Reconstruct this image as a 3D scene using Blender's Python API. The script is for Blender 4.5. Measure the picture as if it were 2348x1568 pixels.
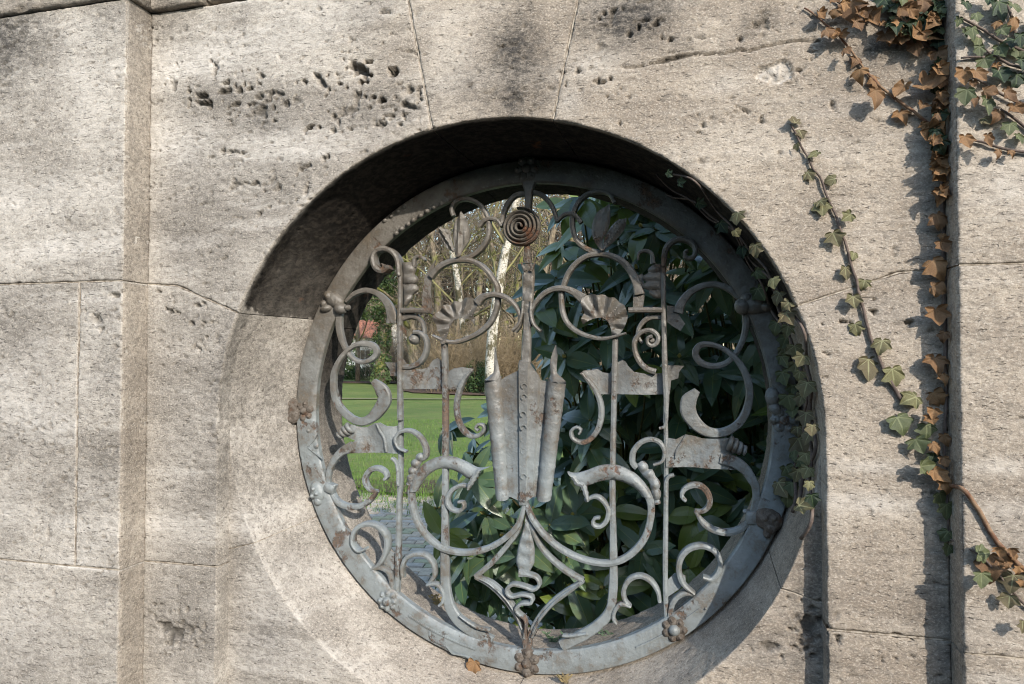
import bpy, bmesh, math, random
import numpy as np
from mathutils import Vector, Matrix
from mathutils.geometry import delaunay_2d_cdt

# ------------------------------------------------------------------ scene, camera, sky, sun
for o in list(bpy.data.objects):
    bpy.data.objects.remove(o)
SC = bpy.context.scene
COL = SC.collection
rad = math.radians
EYE = Vector((0.0, -1.6, 1.5))
YAW, PITCH = rad(14.0), rad(1.4)
FOC = 1565.0                       # focal length for a 2347 pixel wide picture
cam_d = bpy.data.cameras.new('camera')
cam_d.sensor_width = 36.0
cam_d.lens = 36.0 * FOC / 2347.0
cam_d.clip_start, cam_d.clip_end = 0.02, 2000.0
cam = bpy.data.objects.new('camera', cam_d)
COL.objects.link(cam)
cam.location = EYE
cam.rotation_euler = (math.pi / 2 + PITCH, 0.0, YAW)
SC.camera = cam

SUN_AZ, SUN_EL = 39.0, 27.5        # degrees right of the wall's normal, degrees above the ground
world = bpy.data.worlds.new('World')
SC.world = world
world.use_nodes = True
wn = world.node_tree
wn.nodes.clear()
sky = wn.nodes.new('ShaderNodeTexSky')
sky.sky_type = 'NISHITA'
sky.sun_disc = False
sky.sun_elevation = rad(SUN_EL)
sky.sun_rotation = rad(180 - SUN_AZ)
sky.air_density = 1.3
sky.dust_density = 1.0
sky.ozone_density = 1.0
bg = wn.nodes.new('ShaderNodeBackground')
bg.inputs['Strength'].default_value = 0.15
wo = wn.nodes.new('ShaderNodeOutputWorld')
wn.links.new(sky.outputs[0], bg.inputs[0])
wn.links.new(bg.outputs[0], wo.inputs[0])
sun_d = bpy.data.lights.new('sun', 'SUN')
sun_d.energy = 2.0
sun_d.angle = rad(0.7)
sun_d.color = (1.0, 0.918, 0.825)
sun = bpy.data.objects.new('sun', sun_d)
COL.objects.link(sun)
TO_SUN = Vector((math.sin(rad(SUN_AZ)) * math.cos(rad(SUN_EL)), -math.cos(rad(SUN_AZ)) * math.cos(rad(SUN_EL)), math.sin(rad(SUN_EL))))
sun.rotation_euler = TO_SUN.to_track_quat('Z', 'Y').to_euler()
sun.location = (4, -6, 6)
SC.view_settings.view_transform = 'Standard'
SC.view_settings.look = 'None'
SC.view_settings.gamma = 1.0
SC.view_settings.exposure = 1.30
SC.view_settings.use_curve_mapping = False
SC.cycles.pixel_filter_type = 'BLACKMAN_HARRIS'
SC.cycles.filter_width = 1.05

# ------------------------------------------------------------------ helpers
rnd = random.Random(11)
RM = Matrix.Rotation(YAW, 3, 'Z') @ Matrix.Rotation(math.pi / 2 + PITCH, 3, 'X')


def ray(x, y):
    return RM @ Vector(((x - 1173.5) / FOC, (784.0 - y) / FOC, -1.0))


def U(x, y, Y):
    """point of the plane at depth Y that was surveyed at picture position x, y"""
    d = ray(x, y)
    return EYE + d * ((Y - EYE.y) / d.y)


FR = {1: (1000, 400), 2: (2000, 400), 3: (1000, 1100), 4: (2000, 1100), 5: (1000, 1872), 6: (2000, 1872),
      11: (0, 0), 12: (1000, 0), 13: (2000, 0), 14: (2800, 0), 15: (2800, 800), 17: (0, 800)}


def F(n, x, y):
    """survey sheet n to picture position"""
    if n == 0:
        return x, y
    if n == 16:
        return (2800 + x / 1.4625) / 1.7043, (1600 + y / 1.4625) / 1.7043
    ox, oy = FR[n]
    return (ox + x / 1.9567) / 1.7043, (oy + y / 1.9567) / 1.7043


def empty(name, loc, label, cat, group=None, kind=None):
    o = bpy.data.objects.new(name, None)
    o.empty_display_size = 0.1
    COL.objects.link(o)
    o.location = loc
    tag(o, label, cat, group, kind)
    return o


def tag(o, label=None, cat=None, group=None, kind=None):
    if label: o['label'] = label
    if cat: o['category'] = cat
    if group: o['group'] = group
    if kind: o['kind'] = kind
    return o


def link(name, me, parent=None, mat=None):
    o = bpy.data.objects.new(name, me)
    COL.objects.link(o)
    if mat is not None and len(me.materials) == 0:
        me.materials.append(mat)
    if parent is not None:
        o.parent = parent
        o.matrix_parent_inverse = Matrix.Translation(parent.location).inverted()
    return o


def mesh_from(name, verts, faces, smooth=True, sharp=None):
    me = bpy.data.meshes.new(name)
    me.from_pydata([tuple(v) for v in verts], [], faces)
    if smooth:
        me.polygons.foreach_set('use_smooth', np.ones(len(me.polygons), bool))
        if sharp:
            me.set_sharp_from_angle(angle=rad(sharp))
    me.update()
    return me


def attr(me, name, vals):
    a = me.attributes.new(name, 'FLOAT', 'POINT')
    a.data.foreach_set('value', np.asarray(vals, np.float32))


# numpy value noise ---------------------------------------------------------
def _h(ix, iy, iz, s):
    n = (ix * 374761393 + iy * 668265263 + iz * 2147483647 + s * 974634777).astype(np.int64) & 0xffffffff
    n = ((n ^ (n >> 13)) * 1274126177) & 0xffffffff
    n = ((n ^ (n >> 16)) * 2246822519) & 0xffffffff
    return ((n ^ (n >> 15)) & 0xffffff) / float(0xffffff)


def vnoise(p, s=0):
    i = np.floor(p).astype(np.int64)
    f = p - i
    f = f * f * f * (f * (f * 6 - 15) + 10)
    r = 0
    for dx in (0, 1):
        for dy in (0, 1):
            for dz in (0, 1):
                w = (f[:, 0] if dx else 1 - f[:, 0]) * (f[:, 1] if dy else 1 - f[:, 1]) * (f[:, 2] if dz else 1 - f[:, 2])
                r = r + w * _h(i[:, 0] + dx, i[:, 1] + dy, i[:, 2] + dz, s)
    return r


def fbm(p, sc, oct=4, s=0, g=0.5):
    p = np.asarray(p, float) * np.asarray(sc, float)
    r, a, t = 0, 1.0, 0
    for k in range(oct):
        r = r + a * vnoise(p * (2.03 ** k) + 7.3 * k, s + k)
        t += a
        a *= g
    return r / t


def sstep(a, b, x):
    t = np.clip((x - a) / (b - a), 0, 1)
    return t * t * (3 - 2 * t)


# node helpers ---------------------------------------------------------------
class N:
    def __init__(s, name):
        s.m = bpy.data.materials.new(name)
        s.m.use_nodes = True
        s.t = s.m.node_tree
        s.t.nodes.clear()
        s.out = s.t.nodes.new('ShaderNodeOutputMaterial')
        s._c = None

    def new(s, ty, **kw):
        n = s.t.nodes.new(ty)
        for k, v in kw.items():
            setattr(n, k, v)
        return n

    def put(s, sock, v):
        if hasattr(v, 'links'):
            s.t.links.new(v, sock)
        elif isinstance(v, (tuple, list)):
            sock.default_value = tuple(v) + ((1.0,) if len(v) == 3 and sock.type == 'RGBA' else ())
        else:
            sock.default_value = v

    def coord(s):
        if s._c is None:
            s._c = s.new('ShaderNodeTexCoord').outputs['Object']
        return s._c

    def mapped(s, scale, src=None, rot=(0, 0, 0)):
        n = s.new('ShaderNodeMapping')
        s.put(n.inputs['Vector'], src or s.coord())
        n.inputs['Scale'].default_value = scale
        n.inputs['Rotation'].default_value = rot
        return n.outputs[0]

    def noise(s, scale=5, detail=4, rough=0.55, vec=None, dist=0.0):
        n = s.new('ShaderNodeTexNoise')
        s.put(n.inputs['Vector'], vec or s.coord())
        n.inputs['Scale'].default_value = scale
        n.inputs['Detail'].default_value = detail
        n.inputs['Roughness'].default_value = rough
        n.inputs['Distortion'].default_value = dist
        return n.outputs[0]

    def voro(s, scale=5, vec=None, feature='F1', rand=1.0):
        n = s.new('ShaderNodeTexVoronoi', feature=feature)
        s.put(n.inputs['Vector'], vec or s.coord())
        n.inputs['Scale'].default_value = scale
        n.inputs['Randomness'].default_value = rand
        return n.outputs['Distance']

    def ramp(s, fac, a, b, va=0.0, vb=1.0):
        n = s.new('ShaderNodeMapRange', interpolation_type='SMOOTHSTEP')
        s.put(n.inputs[0], fac)
        n.inputs[1].default_value, n.inputs[2].default_value = a, b
        n.inputs[3].default_value, n.inputs[4].default_value = va, vb
        return n.outputs[0]

    def math(s, op, a, b=0.0, c=0.0):
        n = s.new('ShaderNodeMath', operation=op)
        s.put(n.inputs[0], a)
        s.put(n.inputs[1], b)
        s.put(n.inputs[2], c)
        return n.outputs[0]

    def mix(s, fac, a, b, mode='MIX'):
        n = s.new('ShaderNodeMix', data_type='RGBA', blend_type=mode)
        s.put(n.inputs[0], fac)
        s.put(n.inputs[6], a)
        s.put(n.inputs[7], b)
        return n.outputs[2]

    def attr(s, name):
        return s.new('ShaderNodeAttribute', attribute_name=name).outputs['Fac']

    def objrand(s):
        return s.new('ShaderNodeObjectInfo').outputs['Random']

    def sep(s):
        n = s.new('ShaderNodeSeparateXYZ')
        s.put(n.inputs[0], s.coord())
        return n.outputs

    def bump(s, h, strength=0.5, dist=0.01, nrm=None):
        n = s.new('ShaderNodeBump')
        s.put(n.inputs['Height'], h)
        n.inputs['Strength'].default_value = strength
        n.inputs['Distance'].default_value = dist
        if nrm is not None:
            s.put(n.inputs['Normal'], nrm)
        return n.outputs[0]

    def bsdf(s, col, rough=0.8, nrm=None, spec=0.5, metal=0.0, trans=None, transfac=0.0):
        b = s.new('ShaderNodeBsdfPrincipled')
        s.put(b.inputs['Base Color'], col)
        s.put(b.inputs['Roughness'], rough)
        s.put(b.inputs['Specular IOR Level'], spec)
        s.put(b.inputs['Metallic'], metal)
        if nrm is not None:
            s.put(b.inputs['Normal'], nrm)
        sh = b.outputs[0]
        if trans is not None:
            t = s.new('ShaderNodeBsdfTranslucent')
            s.put(t.inputs[0], trans)
            m = s.new('ShaderNodeMixShader')
            s.put(m.inputs[0], transfac)
            s.t.links.new(sh, m.inputs[1])
            s.t.links.new(t.outputs[0], m.inputs[2])
            sh = m.outputs[0]
        s.t.links.new(sh, s.out.inputs[0])
        return s.m


# ------------------------------------------------------------------ materials
def mat_stone():
    n = N('shell limestone')
    grime_shade, lime, crust, pit, tone = (n.attr(a) for a in ('grime_shade', 'lime', 'crust', 'pit', 'tone'))
    cloud = n.noise(4.5, 6, 0.62)
    band = n.noise(5.0, 5, 0.6, n.mapped((0.35, 1, 2.2), rot=(0, rad(5), 0)))
    flake = n.noise(62, 6, 0.66, n.mapped((0.75, 1, 1.2)), 0.25)
    dash = n.noise(135, 3, 0.62, n.mapped((0.45, 1, 1.45)), 0.5)
    fine = n.noise(230, 4, 0.75, n.mapped((0.8, 1, 1.1)))
    grain = n.noise(560, 3, 0.75)
    t = n.ramp(n.math('ADD', n.math('MULTIPLY', cloud, 0.62), n.math('MULTIPLY', band, 0.38)), 0.40, 0.61)
    warm = n.mix(t, (0.265, 0.222, 0.175), (0.430, 0.372, 0.300))
    cool = n.mix(t, (0.270, 0.248, 0.215), (0.490, 0.456, 0.402))
    base = n.mix(tone, warm, cool)
    base = n.mix(n.math('MULTIPLY', n.ramp(flake, 0.40, 0.56, 1, 0), 0.40), base, (0.185, 0.165, 0.140))
    base = n.mix(n.math('MULTIPLY', n.ramp(fine, 0.50, 0.64), 0.52), base, (0.62, 0.560, 0.475))
    base = n.mix(n.math('MULTIPLY', n.ramp(fine, 0.34, 0.47, 1, 0), 0.42), base, (0.150, 0.130, 0.108))
    base = n.mix(n.math('MULTIPLY', n.ramp(grain, 0.34, 0.50, 1, 0), 0.30), base, (0.16, 0.14, 0.12))
    base = n.mix(n.math('MULTIPLY', lime, n.ramp(flake, 0.30, 0.60, 0.35, 0.85)), base, (0.62, 0.585, 0.53))
    base = n.mix(n.ramp(dash, 0.61, 0.71, 0, 0.55), base, (0.085, 0.072, 0.058))
    gm = n.math('MULTIPLY', grime_shade, n.ramp(n.math('ADD', n.math('MULTIPLY', flake, 0.6), n.math('MULTIPLY', fine, 0.4)), 0.40, 0.62, 1.0, 0.50))
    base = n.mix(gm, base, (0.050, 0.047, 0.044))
    base = n.mix(n.math('MULTIPLY', pit, 0.7), base, (0.050, 0.045, 0.038))
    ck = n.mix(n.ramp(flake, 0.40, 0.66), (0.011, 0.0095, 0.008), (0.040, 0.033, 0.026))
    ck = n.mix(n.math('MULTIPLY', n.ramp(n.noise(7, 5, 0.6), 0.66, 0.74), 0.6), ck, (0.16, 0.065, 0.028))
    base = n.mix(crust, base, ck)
    h = n.math('ADD', n.math('MULTIPLY', flake, 0.9), n.math('MULTIPLY', fine, 0.34))
    h = n.math('ADD', h, n.math('MULTIPLY', grain, 0.10))
    h = n.math('ADD', h, n.math('MULTIPLY', n.ramp(dash, 0.58, 0.72), -0.55))
    nr = n.bump(h, 0.85, 0.0048)
    return n.bsdf(base, 0.92, nr, 0.2)


def mat_mortar():
    n = N('lime mortar')
    c = n.mix(n.ramp(n.noise(60, 4), 0.35, 0.6), (0.20, 0.165, 0.125), (0.44, 0.39, 0.32))
    return n.bsdf(c, 0.95, n.bump(n.noise(200, 4), 0.6, 0.004), 0.2)


def mat_paint():
    n = N('weathered grey paint on iron')
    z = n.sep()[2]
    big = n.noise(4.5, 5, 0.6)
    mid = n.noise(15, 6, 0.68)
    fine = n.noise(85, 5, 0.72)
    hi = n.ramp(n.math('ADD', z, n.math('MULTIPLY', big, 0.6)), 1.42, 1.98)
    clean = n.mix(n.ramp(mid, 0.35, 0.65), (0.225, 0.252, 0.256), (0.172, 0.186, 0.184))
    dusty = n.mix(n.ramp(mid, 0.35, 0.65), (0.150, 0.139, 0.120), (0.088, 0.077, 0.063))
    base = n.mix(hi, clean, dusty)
    dirt = n.math('ADD', n.math('MULTIPLY', mid, 0.6), n.math('MULTIPLY', fine, 0.4))
    base = n.mix(n.ramp(dirt, 0.49, 0.63, 0, 0.75), base, (0.135, 0.112, 0.084))
    base = n.mix(n.ramp(fine, 0.60, 0.72, 0, 0.35), base, (0.42, 0.44, 0.43))
    rf = n.noise(9.5, 8, 0.74, n.mapped((1.0, 1, 0.82), rot=(0, 0.5, 0)))
    rust = n.mix(n.ramp(fine, 0.4, 0.6), (0.150, 0.085, 0.048), (0.085, 0.060, 0.043))
    red = n.mix(n.ramp(n.noise(3.5, 2), 0.61, 0.66), rust, (0.165, 0.072, 0.036))
    base = n.mix(n.ramp(rf, 0.555, 0.625, 0, 0.85), base, red)
    h = n.math('ADD', n.math('MULTIPLY', fine, 0.5), n.math('MULTIPLY', n.ramp(rf, 0.56, 0.64), -0.8))
    h = n.math('ADD', h, n.math('MULTIPLY', mid, 1.0))
    h = n.math('ADD', h, n.math('MULTIPLY', n.noise(42, 2, 0.5), 0.9))
    return n.bsdf(base, n.ramp(rf, 0.5, 0.65, 0.40, 0.8), n.bump(h, 0.8, 0.0045), 0.5)


def mat_rust():
    n = N('rusted iron')
    fine = n.noise(70, 5, 0.7)
    c = n.mix(n.ramp(fine, 0.4, 0.62), (0.080, 0.064, 0.050), (0.150, 0.132, 0.112))
    c = n.mix(n.ramp(n.noise(25, 4), 0.55, 0.7), c, (0.105, 0.060, 0.036))
    return n.bsdf(c, 0.8, n.bump(fine, 0.7, 0.004), 0.35)


def mat_ivy(kind):
    n = N('ivy leaf ' + kind)
    v = n.attr('vein')
    r = n.objrand()
    nz = n.noise(40, 4, 0.6)
    cols = {'brown': ((0.33, 0.185, 0.080), (0.165, 0.095, 0.050), (0.38, 0.26, 0.14)),
            'green': ((0.105, 0.120, 0.055), (0.060, 0.080, 0.040), (0.27, 0.30, 0.16)),
            'dark': ((0.030, 0.055, 0.025), (0.018, 0.035, 0.018), (0.13, 0.19, 0.08)),
            'pale': ((0.185, 0.185, 0.085), (0.130, 0.105, 0.060), (0.42, 0.43, 0.24))}[kind]
    c = n.mix(r, cols[0], cols[1])
    c = n.mix(n.ramp(nz, 0.42, 0.66, 0, 0.7), c, tuple(0.55 * a for a in cols[1]) if kind != 'green' else (0.12, 0.15, 0.06))
    c = n.mix(n.ramp(v, 0.84, 0.99, 0, 0.6 if kind != 'brown' else 0.3), c, cols[2])
    b = n.bump(n.math('ADD', v, n.math('MULTIPLY', nz, 0.6)), 0.5, 0.004)
    return n.bsdf(c, 0.42 if kind in ('green', 'dark') else 0.62, b, 0.4, trans=n.mix(0.5, c, cols[2]), transfac=0.18)


def mat_rhodo(bright):
    n = N('rhododendron leaf ' + ('young' if bright else 'old'))
    v = n.attr('vein')
    r = n.objrand()
    a, b = ((0.20, 0.255, 0.045), (0.12, 0.19, 0.040)) if bright else ((0.062, 0.122, 0.066), (0.105, 0.172, 0.088))
    pos = n.new('ShaderNodeNewGeometry').outputs['Position']
    r = n.math('MULTIPLY', n.math('ADD', r, n.ramp(n.noise(7, 2, 0.5, pos), 0.35, 0.65)), 0.5)
    c = n.mix(r, a, b)
    c = n.mix(n.ramp(n.noise(16, 3, 0.6, pos), 0.50, 0.66, 0, 0.65), c, (0.16, 0.20, 0.055) if bright else (0.105, 0.135, 0.045))
    c = n.mix(n.ramp(n.noise(90, 3, 0.6, pos), 0.66, 0.74, 0, 0.6), c, (0.10, 0.075, 0.03))
    c = n.mix(n.ramp(v, 0.86, 0.98, 0, 0.7), c, (0.22, 0.27, 0.09))
    bp = n.bump(n.math('ADD', n.math('MULTIPLY', v, -0.6), n.math('MULTIPLY', n.noise(60, 3), 0.25)), 0.4, 0.005)
    return n.bsdf(c, n.ramp(n.noise(5, 2, 0.5, pos), 0.4, 0.6, 0.24, 0.38), bp, 0.85, trans=n.mix(0.6, c, (0.16, 0.24, 0.03)), transfac=0.16)


def mat_simple(name, c1, c2, scale=20, rough=0.9, bump=0.5, dist=0.01, stretch=(1, 1, 1), spec=0.3):
    n = N(name)
    v = n.mapped(stretch)
    nz = n.noise(scale, 6, 0.62, v)
    c = n.mix(n.ramp(nz, 0.36, 0.64), c1, c2)
    return n.bsdf(c, rough, n.bump(nz, bump, dist), spec)


def mat_birch():
    n = N('birch bark')
    f = n.noise(2.2, 6, 0.7, n.mapped((1, 1, 0.55)))
    s = n.noise(9, 5, 0.7, n.mapped((1, 1, 5)))
    c = n.mix(n.ramp(s, 0.52, 0.60, 0, 0.9), (0.46, 0.43, 0.38), (0.035, 0.030, 0.025))
    c = n.mix(n.ramp(f, 0.47, 0.57), c, (0.085, 0.075, 0.045))
    return n.bsdf(c, 0.85, n.bump(s, 0.6, 0.03), 0.2)


def mat_bark():
    n = N('mossy grey bark')
    f = n.noise(14, 6, 0.7, n.mapped((1, 1, 0.25)))
    g = n.noise(0.9, 5, 0.65)
    c = n.mix(n.ramp(f, 0.36, 0.62), (0.085, 0.068, 0.050), (0.22, 0.185, 0.14))
    c = n.mix(n.ramp(g, 0.50, 0.62, 0, 0.8), c, (0.15, 0.165, 0.035))
    return n.bsdf(c, 0.95, n.bump(f, 0.8, 0.04), 0.15)


def mat_lawn():
    n = N('lawn grass')
    a = n.noise(0.5, 5, 0.6)
    b = n.noise(9, 5, 0.75)
    c = n.mix(n.ramp(a, 0.35, 0.65), (0.108, 0.158, 0.036), (0.160, 0.200, 0.054))
    c = n.mix(n.ramp(b, 0.34, 0.52, 0.6, 0), c, (0.075, 0.12, 0.03))
    c = n.mix(n.ramp(n.noise(1.3, 7, 0.75), 0.50, 0.66, 0, 0.75), c, (0.19, 0.18, 0.065))
    c = n.mix(n.ramp(n.noise(0.22, 4, 0.6), 0.48, 0.62, 0, 0.6), c, (0.085, 0.125, 0.035))
    y = n.sep()[1]
    lit = n.noise(2.4, 6, 0.7)
    worn = n.ramp(n.math('ADD', y, n.math('MULTIPLY', lit, -3.2)), 4.0, 4.9, 1, 0)
    litter = n.mix(n.ramp(n.noise(22, 4, 0.7), 0.42, 0.6), (0.055, 0.040, 0.026), (0.125, 0.090, 0.058))
    c = n.mix(worn, c, litter)
    c = n.mix(n.ramp(n.noise(14, 4, 0.7), 0.66, 0.70, 0, 0.8), c, (0.16, 0.115, 0.06))
    return n.bsdf(c, 0.9, n.bump(b, 1.0, 0.05), 0.2)


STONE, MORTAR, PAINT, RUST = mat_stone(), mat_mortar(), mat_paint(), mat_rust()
IVY = {k: mat_ivy(k) for k in ('brown', 'green', 'dark', 'pale')}
RHO, RHOY = mat_rhodo(False), mat_rhodo(True)
STEM = mat_simple('ivy stem', (0.085, 0.065, 0.055), (0.16, 0.125, 0.105), 60, dist=0.003)
STEMB = mat_simple('reddish dead ivy stem', (0.13, 0.065, 0.04), (0.24, 0.16, 0.10), 60, dist=0.003)
SHOOT = mat_simple('rhododendron shoot', (0.15, 0.15, 0.045), (0.10, 0.085, 0.04), 40, dist=0.003)
BUD = mat_simple('rhododendron bud', (0.42, 0.40, 0.11), (0.30, 0.25, 0.08), 60, 0.6, 0.3, 0.003)
BIRCH, BARK, LAWN = mat_birch(), mat_bark(), mat_lawn()
TWIG = mat_simple('bare twigs', (0.115, 0.092, 0.070), (0.20, 0.165, 0.125), 3)
TWIGM = mat_simple('mossy twigs', (0.115, 0.105, 0.05), (0.19, 0.175, 0.08), 2)
STRAW = mat_simple('dry tan shrub stems', (0.17, 0.128, 0.075), (0.25, 0.195, 0.125), 3)
EVERG = mat_simple('evergreen foliage', (0.020, 0.042, 0.014), (0.050, 0.085, 0.024), 4, 0.6)
OLIVE = mat_simple('ivy foliage on trunk', (0.030, 0.055, 0.018), (0.075, 0.11, 0.035), 3, 0.6)
SOIL = mat_simple('leaf litter', (0.060, 0.038, 0.026), (0.135, 0.085, 0.058), 9, 0.95, 1.0, 0.05)
PAVER = [mat_simple('grey concrete paver %s' % k, c, tuple(a * 0.72 for a in c), 25, 0.9, 0.5, 0.006) for k, c in
         (('cool', (0.40, 0.36, 0.30)), ('warm', (0.44, 0.37, 0.28)), ('mossy', (0.34, 0.33, 0.21)))]
SAND = mat_simple('joint moss and sand', (0.075, 0.085, 0.04), (0.12, 0.10, 0.075), 30, 0.95, 0.8, 0.01)
GROUND = mat_simple('earth and rough grass', (0.07, 0.09, 0.03), (0.11, 0.10, 0.05), 2, 0.95, 0.8, 0.05)
PAVE = mat_simple('dark worn asphalt', (0.050, 0.049, 0.046), (0.075, 0.073, 0.069), 14, 0.9, 0.5, 0.01)

# ------------------------------------------------------------------ the ground
def sheet(name, pts, z, mat, parent=None, label=None, cat=None):
    me = mesh_from(name, [(x, y, z) for x, y in pts], [tuple(range(len(pts)))], smooth=False)
    o = link(name, me, parent, mat)
    o['kind'] = 'structure'
    tag(o, label, cat)
    return o


sheet('ground', [(-500, -500), (500, -500), (500, 900), (-500, 900)], 0.0, GROUND, None, 'rough earth and grass ground around the wall', 'ground')
sheet('pavement', [(-30, -9), (30, -9), (30, -0.02), (-30, -0.02)], 0.004, PAVE, None, 'dark asphalt lane in front of the stone wall', 'pavement')


def shading_hedge():  # unseen; put here to darken the arch underside and ring top
    """added bank of yew foliage behind the camera, blocking low sky"""
    xs, zs = np.linspace(-24, 24, 121), np.linspace(0, 4.1, 17)
    prof = [(-7.5 + 0.2 * abs(math.sin(z * 0.7)), z) for z in zs] + [(y, 4.2) for y in np.linspace(-7.8, -9.0, 5)] + [(-9.2, z) for z in zs[::-3]]
    P = np.array([(x, y, z) for x in xs for y, z in prof])
    P[:, 1] += 1.0 * (fbm(P, 0.9, 4, 3) - 0.5)
    P[:, 2] += np.where(P[:, 2] > 3.8, 0.6 * (fbm(P, 0.6, 3, 8) - 0.5), 0)
    m = len(prof)
    f = [(i * m + j, i * m + j + 1, (i + 1) * m + j + 1, (i + 1) * m + j) for i in range(len(xs) - 1) for j in range(m - 1)]
    o = link('added_hedge', mesh_from('added_hedge', P, f, False), None, EVERG)
    tag(o, 'tall dark yew screen added out of view to block low sky light', 'added_hedge')


shading_hedge()

# the lawn: a gently uneven sheet
def lawn_sheet():
    xs = np.linspace(-45, 25, 71)
    ys = np.concatenate([np.linspace(5.6, 14, 43), np.linspace(14.6, 60, 40)])
    gx, gy = np.meshgrid(xs, ys)
    p = np.stack([gx.ravel(), gy.ravel(), np.zeros(gx.size)], 1)
    w = fbm(p, (1.1, 1.1, 1), 3, 4) - 0.5
    edge = (np.abs(gy.ravel() - 5.6) < 1e-6)
    p[edge, 1] += w[edge] * 1.6 - 0.02 * p[edge, 0]
    p[:, 2] = 0.010 + 0.05 * fbm(p, (0.15, 0.15, 1), 3, 9)
    nx, ny = len(xs), len(ys)
    f = [(j * nx + i, j * nx + i + 1, (j + 1) * nx + i + 1, (j + 1) * nx + i) for j in range(ny - 1) for i in range(nx - 1)]
    o = link('lawn', mesh_from('lawn', p, f), None, LAWN)
    return tag(o, 'green mown lawn beyond the round window', 'lawn', kind='structure')


lawn_sheet()


def strip(name, pts, hw, z, mat, label, cat):
    P = [Vector((x, y, 0)) for x, y in pts]
    v, f = [], []
    for i, p in enumerate(P):
        t = (P[min(i + 1, len(P) - 1)] - P[max(i - 1, 0)]).normalized()
        s = Vector((-t.y, t.x, 0)) * hw
        v += [(p.x + s.x, p.y + s.y, z), (p.x - s.x, p.y - s.y, z)]
        if i:
            f.append((2 * i - 2, 2 * i - 1, 2 * i + 1, 2 * i))
    o = link(name, mesh_from(name, v, f, False), None, mat)
    return tag(o, label, cat, kind='structure')


strip('gravel_path', [(-30, 19.5), (-14, 20.6), (-9, 21.3), (-5, 22.4), (0, 24), (8, 27)], 0.22, 0.070,
      mat_simple('tan gravel', (0.15, 0.145, 0.07), (0.20, 0.175, 0.10), 2), 'narrow tan gravel path crossing the lawn', 'path')
strip('far_path', [(-45, 36), (-15, 37), (5, 39), (25, 42)], 1.6, 0.075, SOIL, 'brown bare strip at the far edge of the lawn', 'path')


def blob_sheet(name, cx, cy, rx, ry, z, mat, label, cat, seed):
    k = 40
    a = np.linspace(0, 2 * math.pi, k, endpoint=False)
    p = np.stack([np.cos(a) * 2, np.sin(a) * 2, np.full(k, seed)], 1)
    r = 0.7 + 0.6 * fbm(p, 1.0, 3, seed)
    v = [(cx + rx * r[i] * math.cos(a[i]), cy + ry * r[i] * math.sin(a[i]), z) for i in range(k)] + [(cx, cy, z + 0.06)]
    o = link(name, mesh_from(name, v, [(i, (i + 1) % k, k) for i in range(k)]), None, mat)
    return tag(o, label, cat, kind='structure')


blob_sheet('soil_bed', -8.3, 27.5, 3.8, 3.2, 0.085, SOIL, 'bed of brown fallen leaves around the birch trunk', 'soil bed', 3)


# ------------------------------------------------------------------ paved path
def paved_path():
    root = empty('paved_path', (-1.6, 3.6, 0), 'grey concrete block path between the lawn and the bush', 'path', kind='structure')
    sheet_o = link('path_bed', mesh_from('path_bed', [(-4.6, 1.6, 0.005), (2.5, 1.6, 0.005), (2.5, 5.75, 0.005), (-4.6, 5.75, 0.005)], [(0, 1, 2, 3)], False), root, SAND)
    bm = bmesh.new()
    bmesh.ops.create_cube(bm, size=1.0)
    bmesh.ops.scale(bm, vec=(0.194, 0.094, 0.05), verts=bm.verts)
    bmesh.ops.bevel(bm, geom=[e for e in bm.edges if all(v.co.z > 0 for v in e.verts)], offset=0.008, segments=1, affect='EDGES')
    mes = []
    for i in range(3):
        me = bpy.data.meshes.new('paver')
        bm.to_mesh(me)
        me.materials.append(PAVER[i])
        mes.append(me)
    bm.free()
    rot = Matrix.Rotation(rad(9), 3, 'Z')
    cand = []
    for j in range(-22, 24):
        for i in range(-14, 14):
            p = rot @ Vector((i * 0.2 + (0.1 if j % 2 else 0) - 0.3, j * 0.1, 0)) + Vector((-1.6, 3.6, 0))
            q = RM.transposed() @ (p - EYE)
            sx, sy = 1173.5 + FOC * q.x / -q.z, 784 - FOC * q.y / -q.z
            if 1.8 < p.y < 5.2 + 0.4 * (fbm(np.array([[p.x, p.y, 0]]), 1.3, 2, 5)[0]) and 780 < sx < 1300 and sy < 1500:
                cand.append((abs(sx - 980) + 0.2 * abs(sy - 1250), p))
    cand.sort(key=lambda a: a[0])
    v, f = [], []
    for k, (_, p) in enumerate(cand):
        m = rnd.choice((0, 0, 1, 1, 2))
        M = Matrix.Translation((p.x, p.y, -0.011 + rnd.uniform(-0.004, 0.004))) @ rot.to_4x4() @ Matrix.Rotation(rnd.uniform(-0.02, 0.02), 4, 'X') @ Matrix.Rotation(rnd.uniform(-0.02, 0.02), 4, 'Z')
        if k < 300:
            o = link('paver', mes[m], root)
            o.matrix_world = M
            o.matrix_parent_inverse = Matrix.Identity(4)
            o.matrix_basis = Matrix.Translation(root.location).inverted() @ M
        else:
            b = len(v)
            v += [M @ q.co for q in mes[m].vertices]
            f += [tuple(b + i for i in pl.vertices) for pl in mes[m].polygons]
    if v:
        link('far_pavers', mesh_from('far_pavers', v, f, False), root, PAVER[0])['kind'] = 'stuff'


paved_path()


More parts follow.
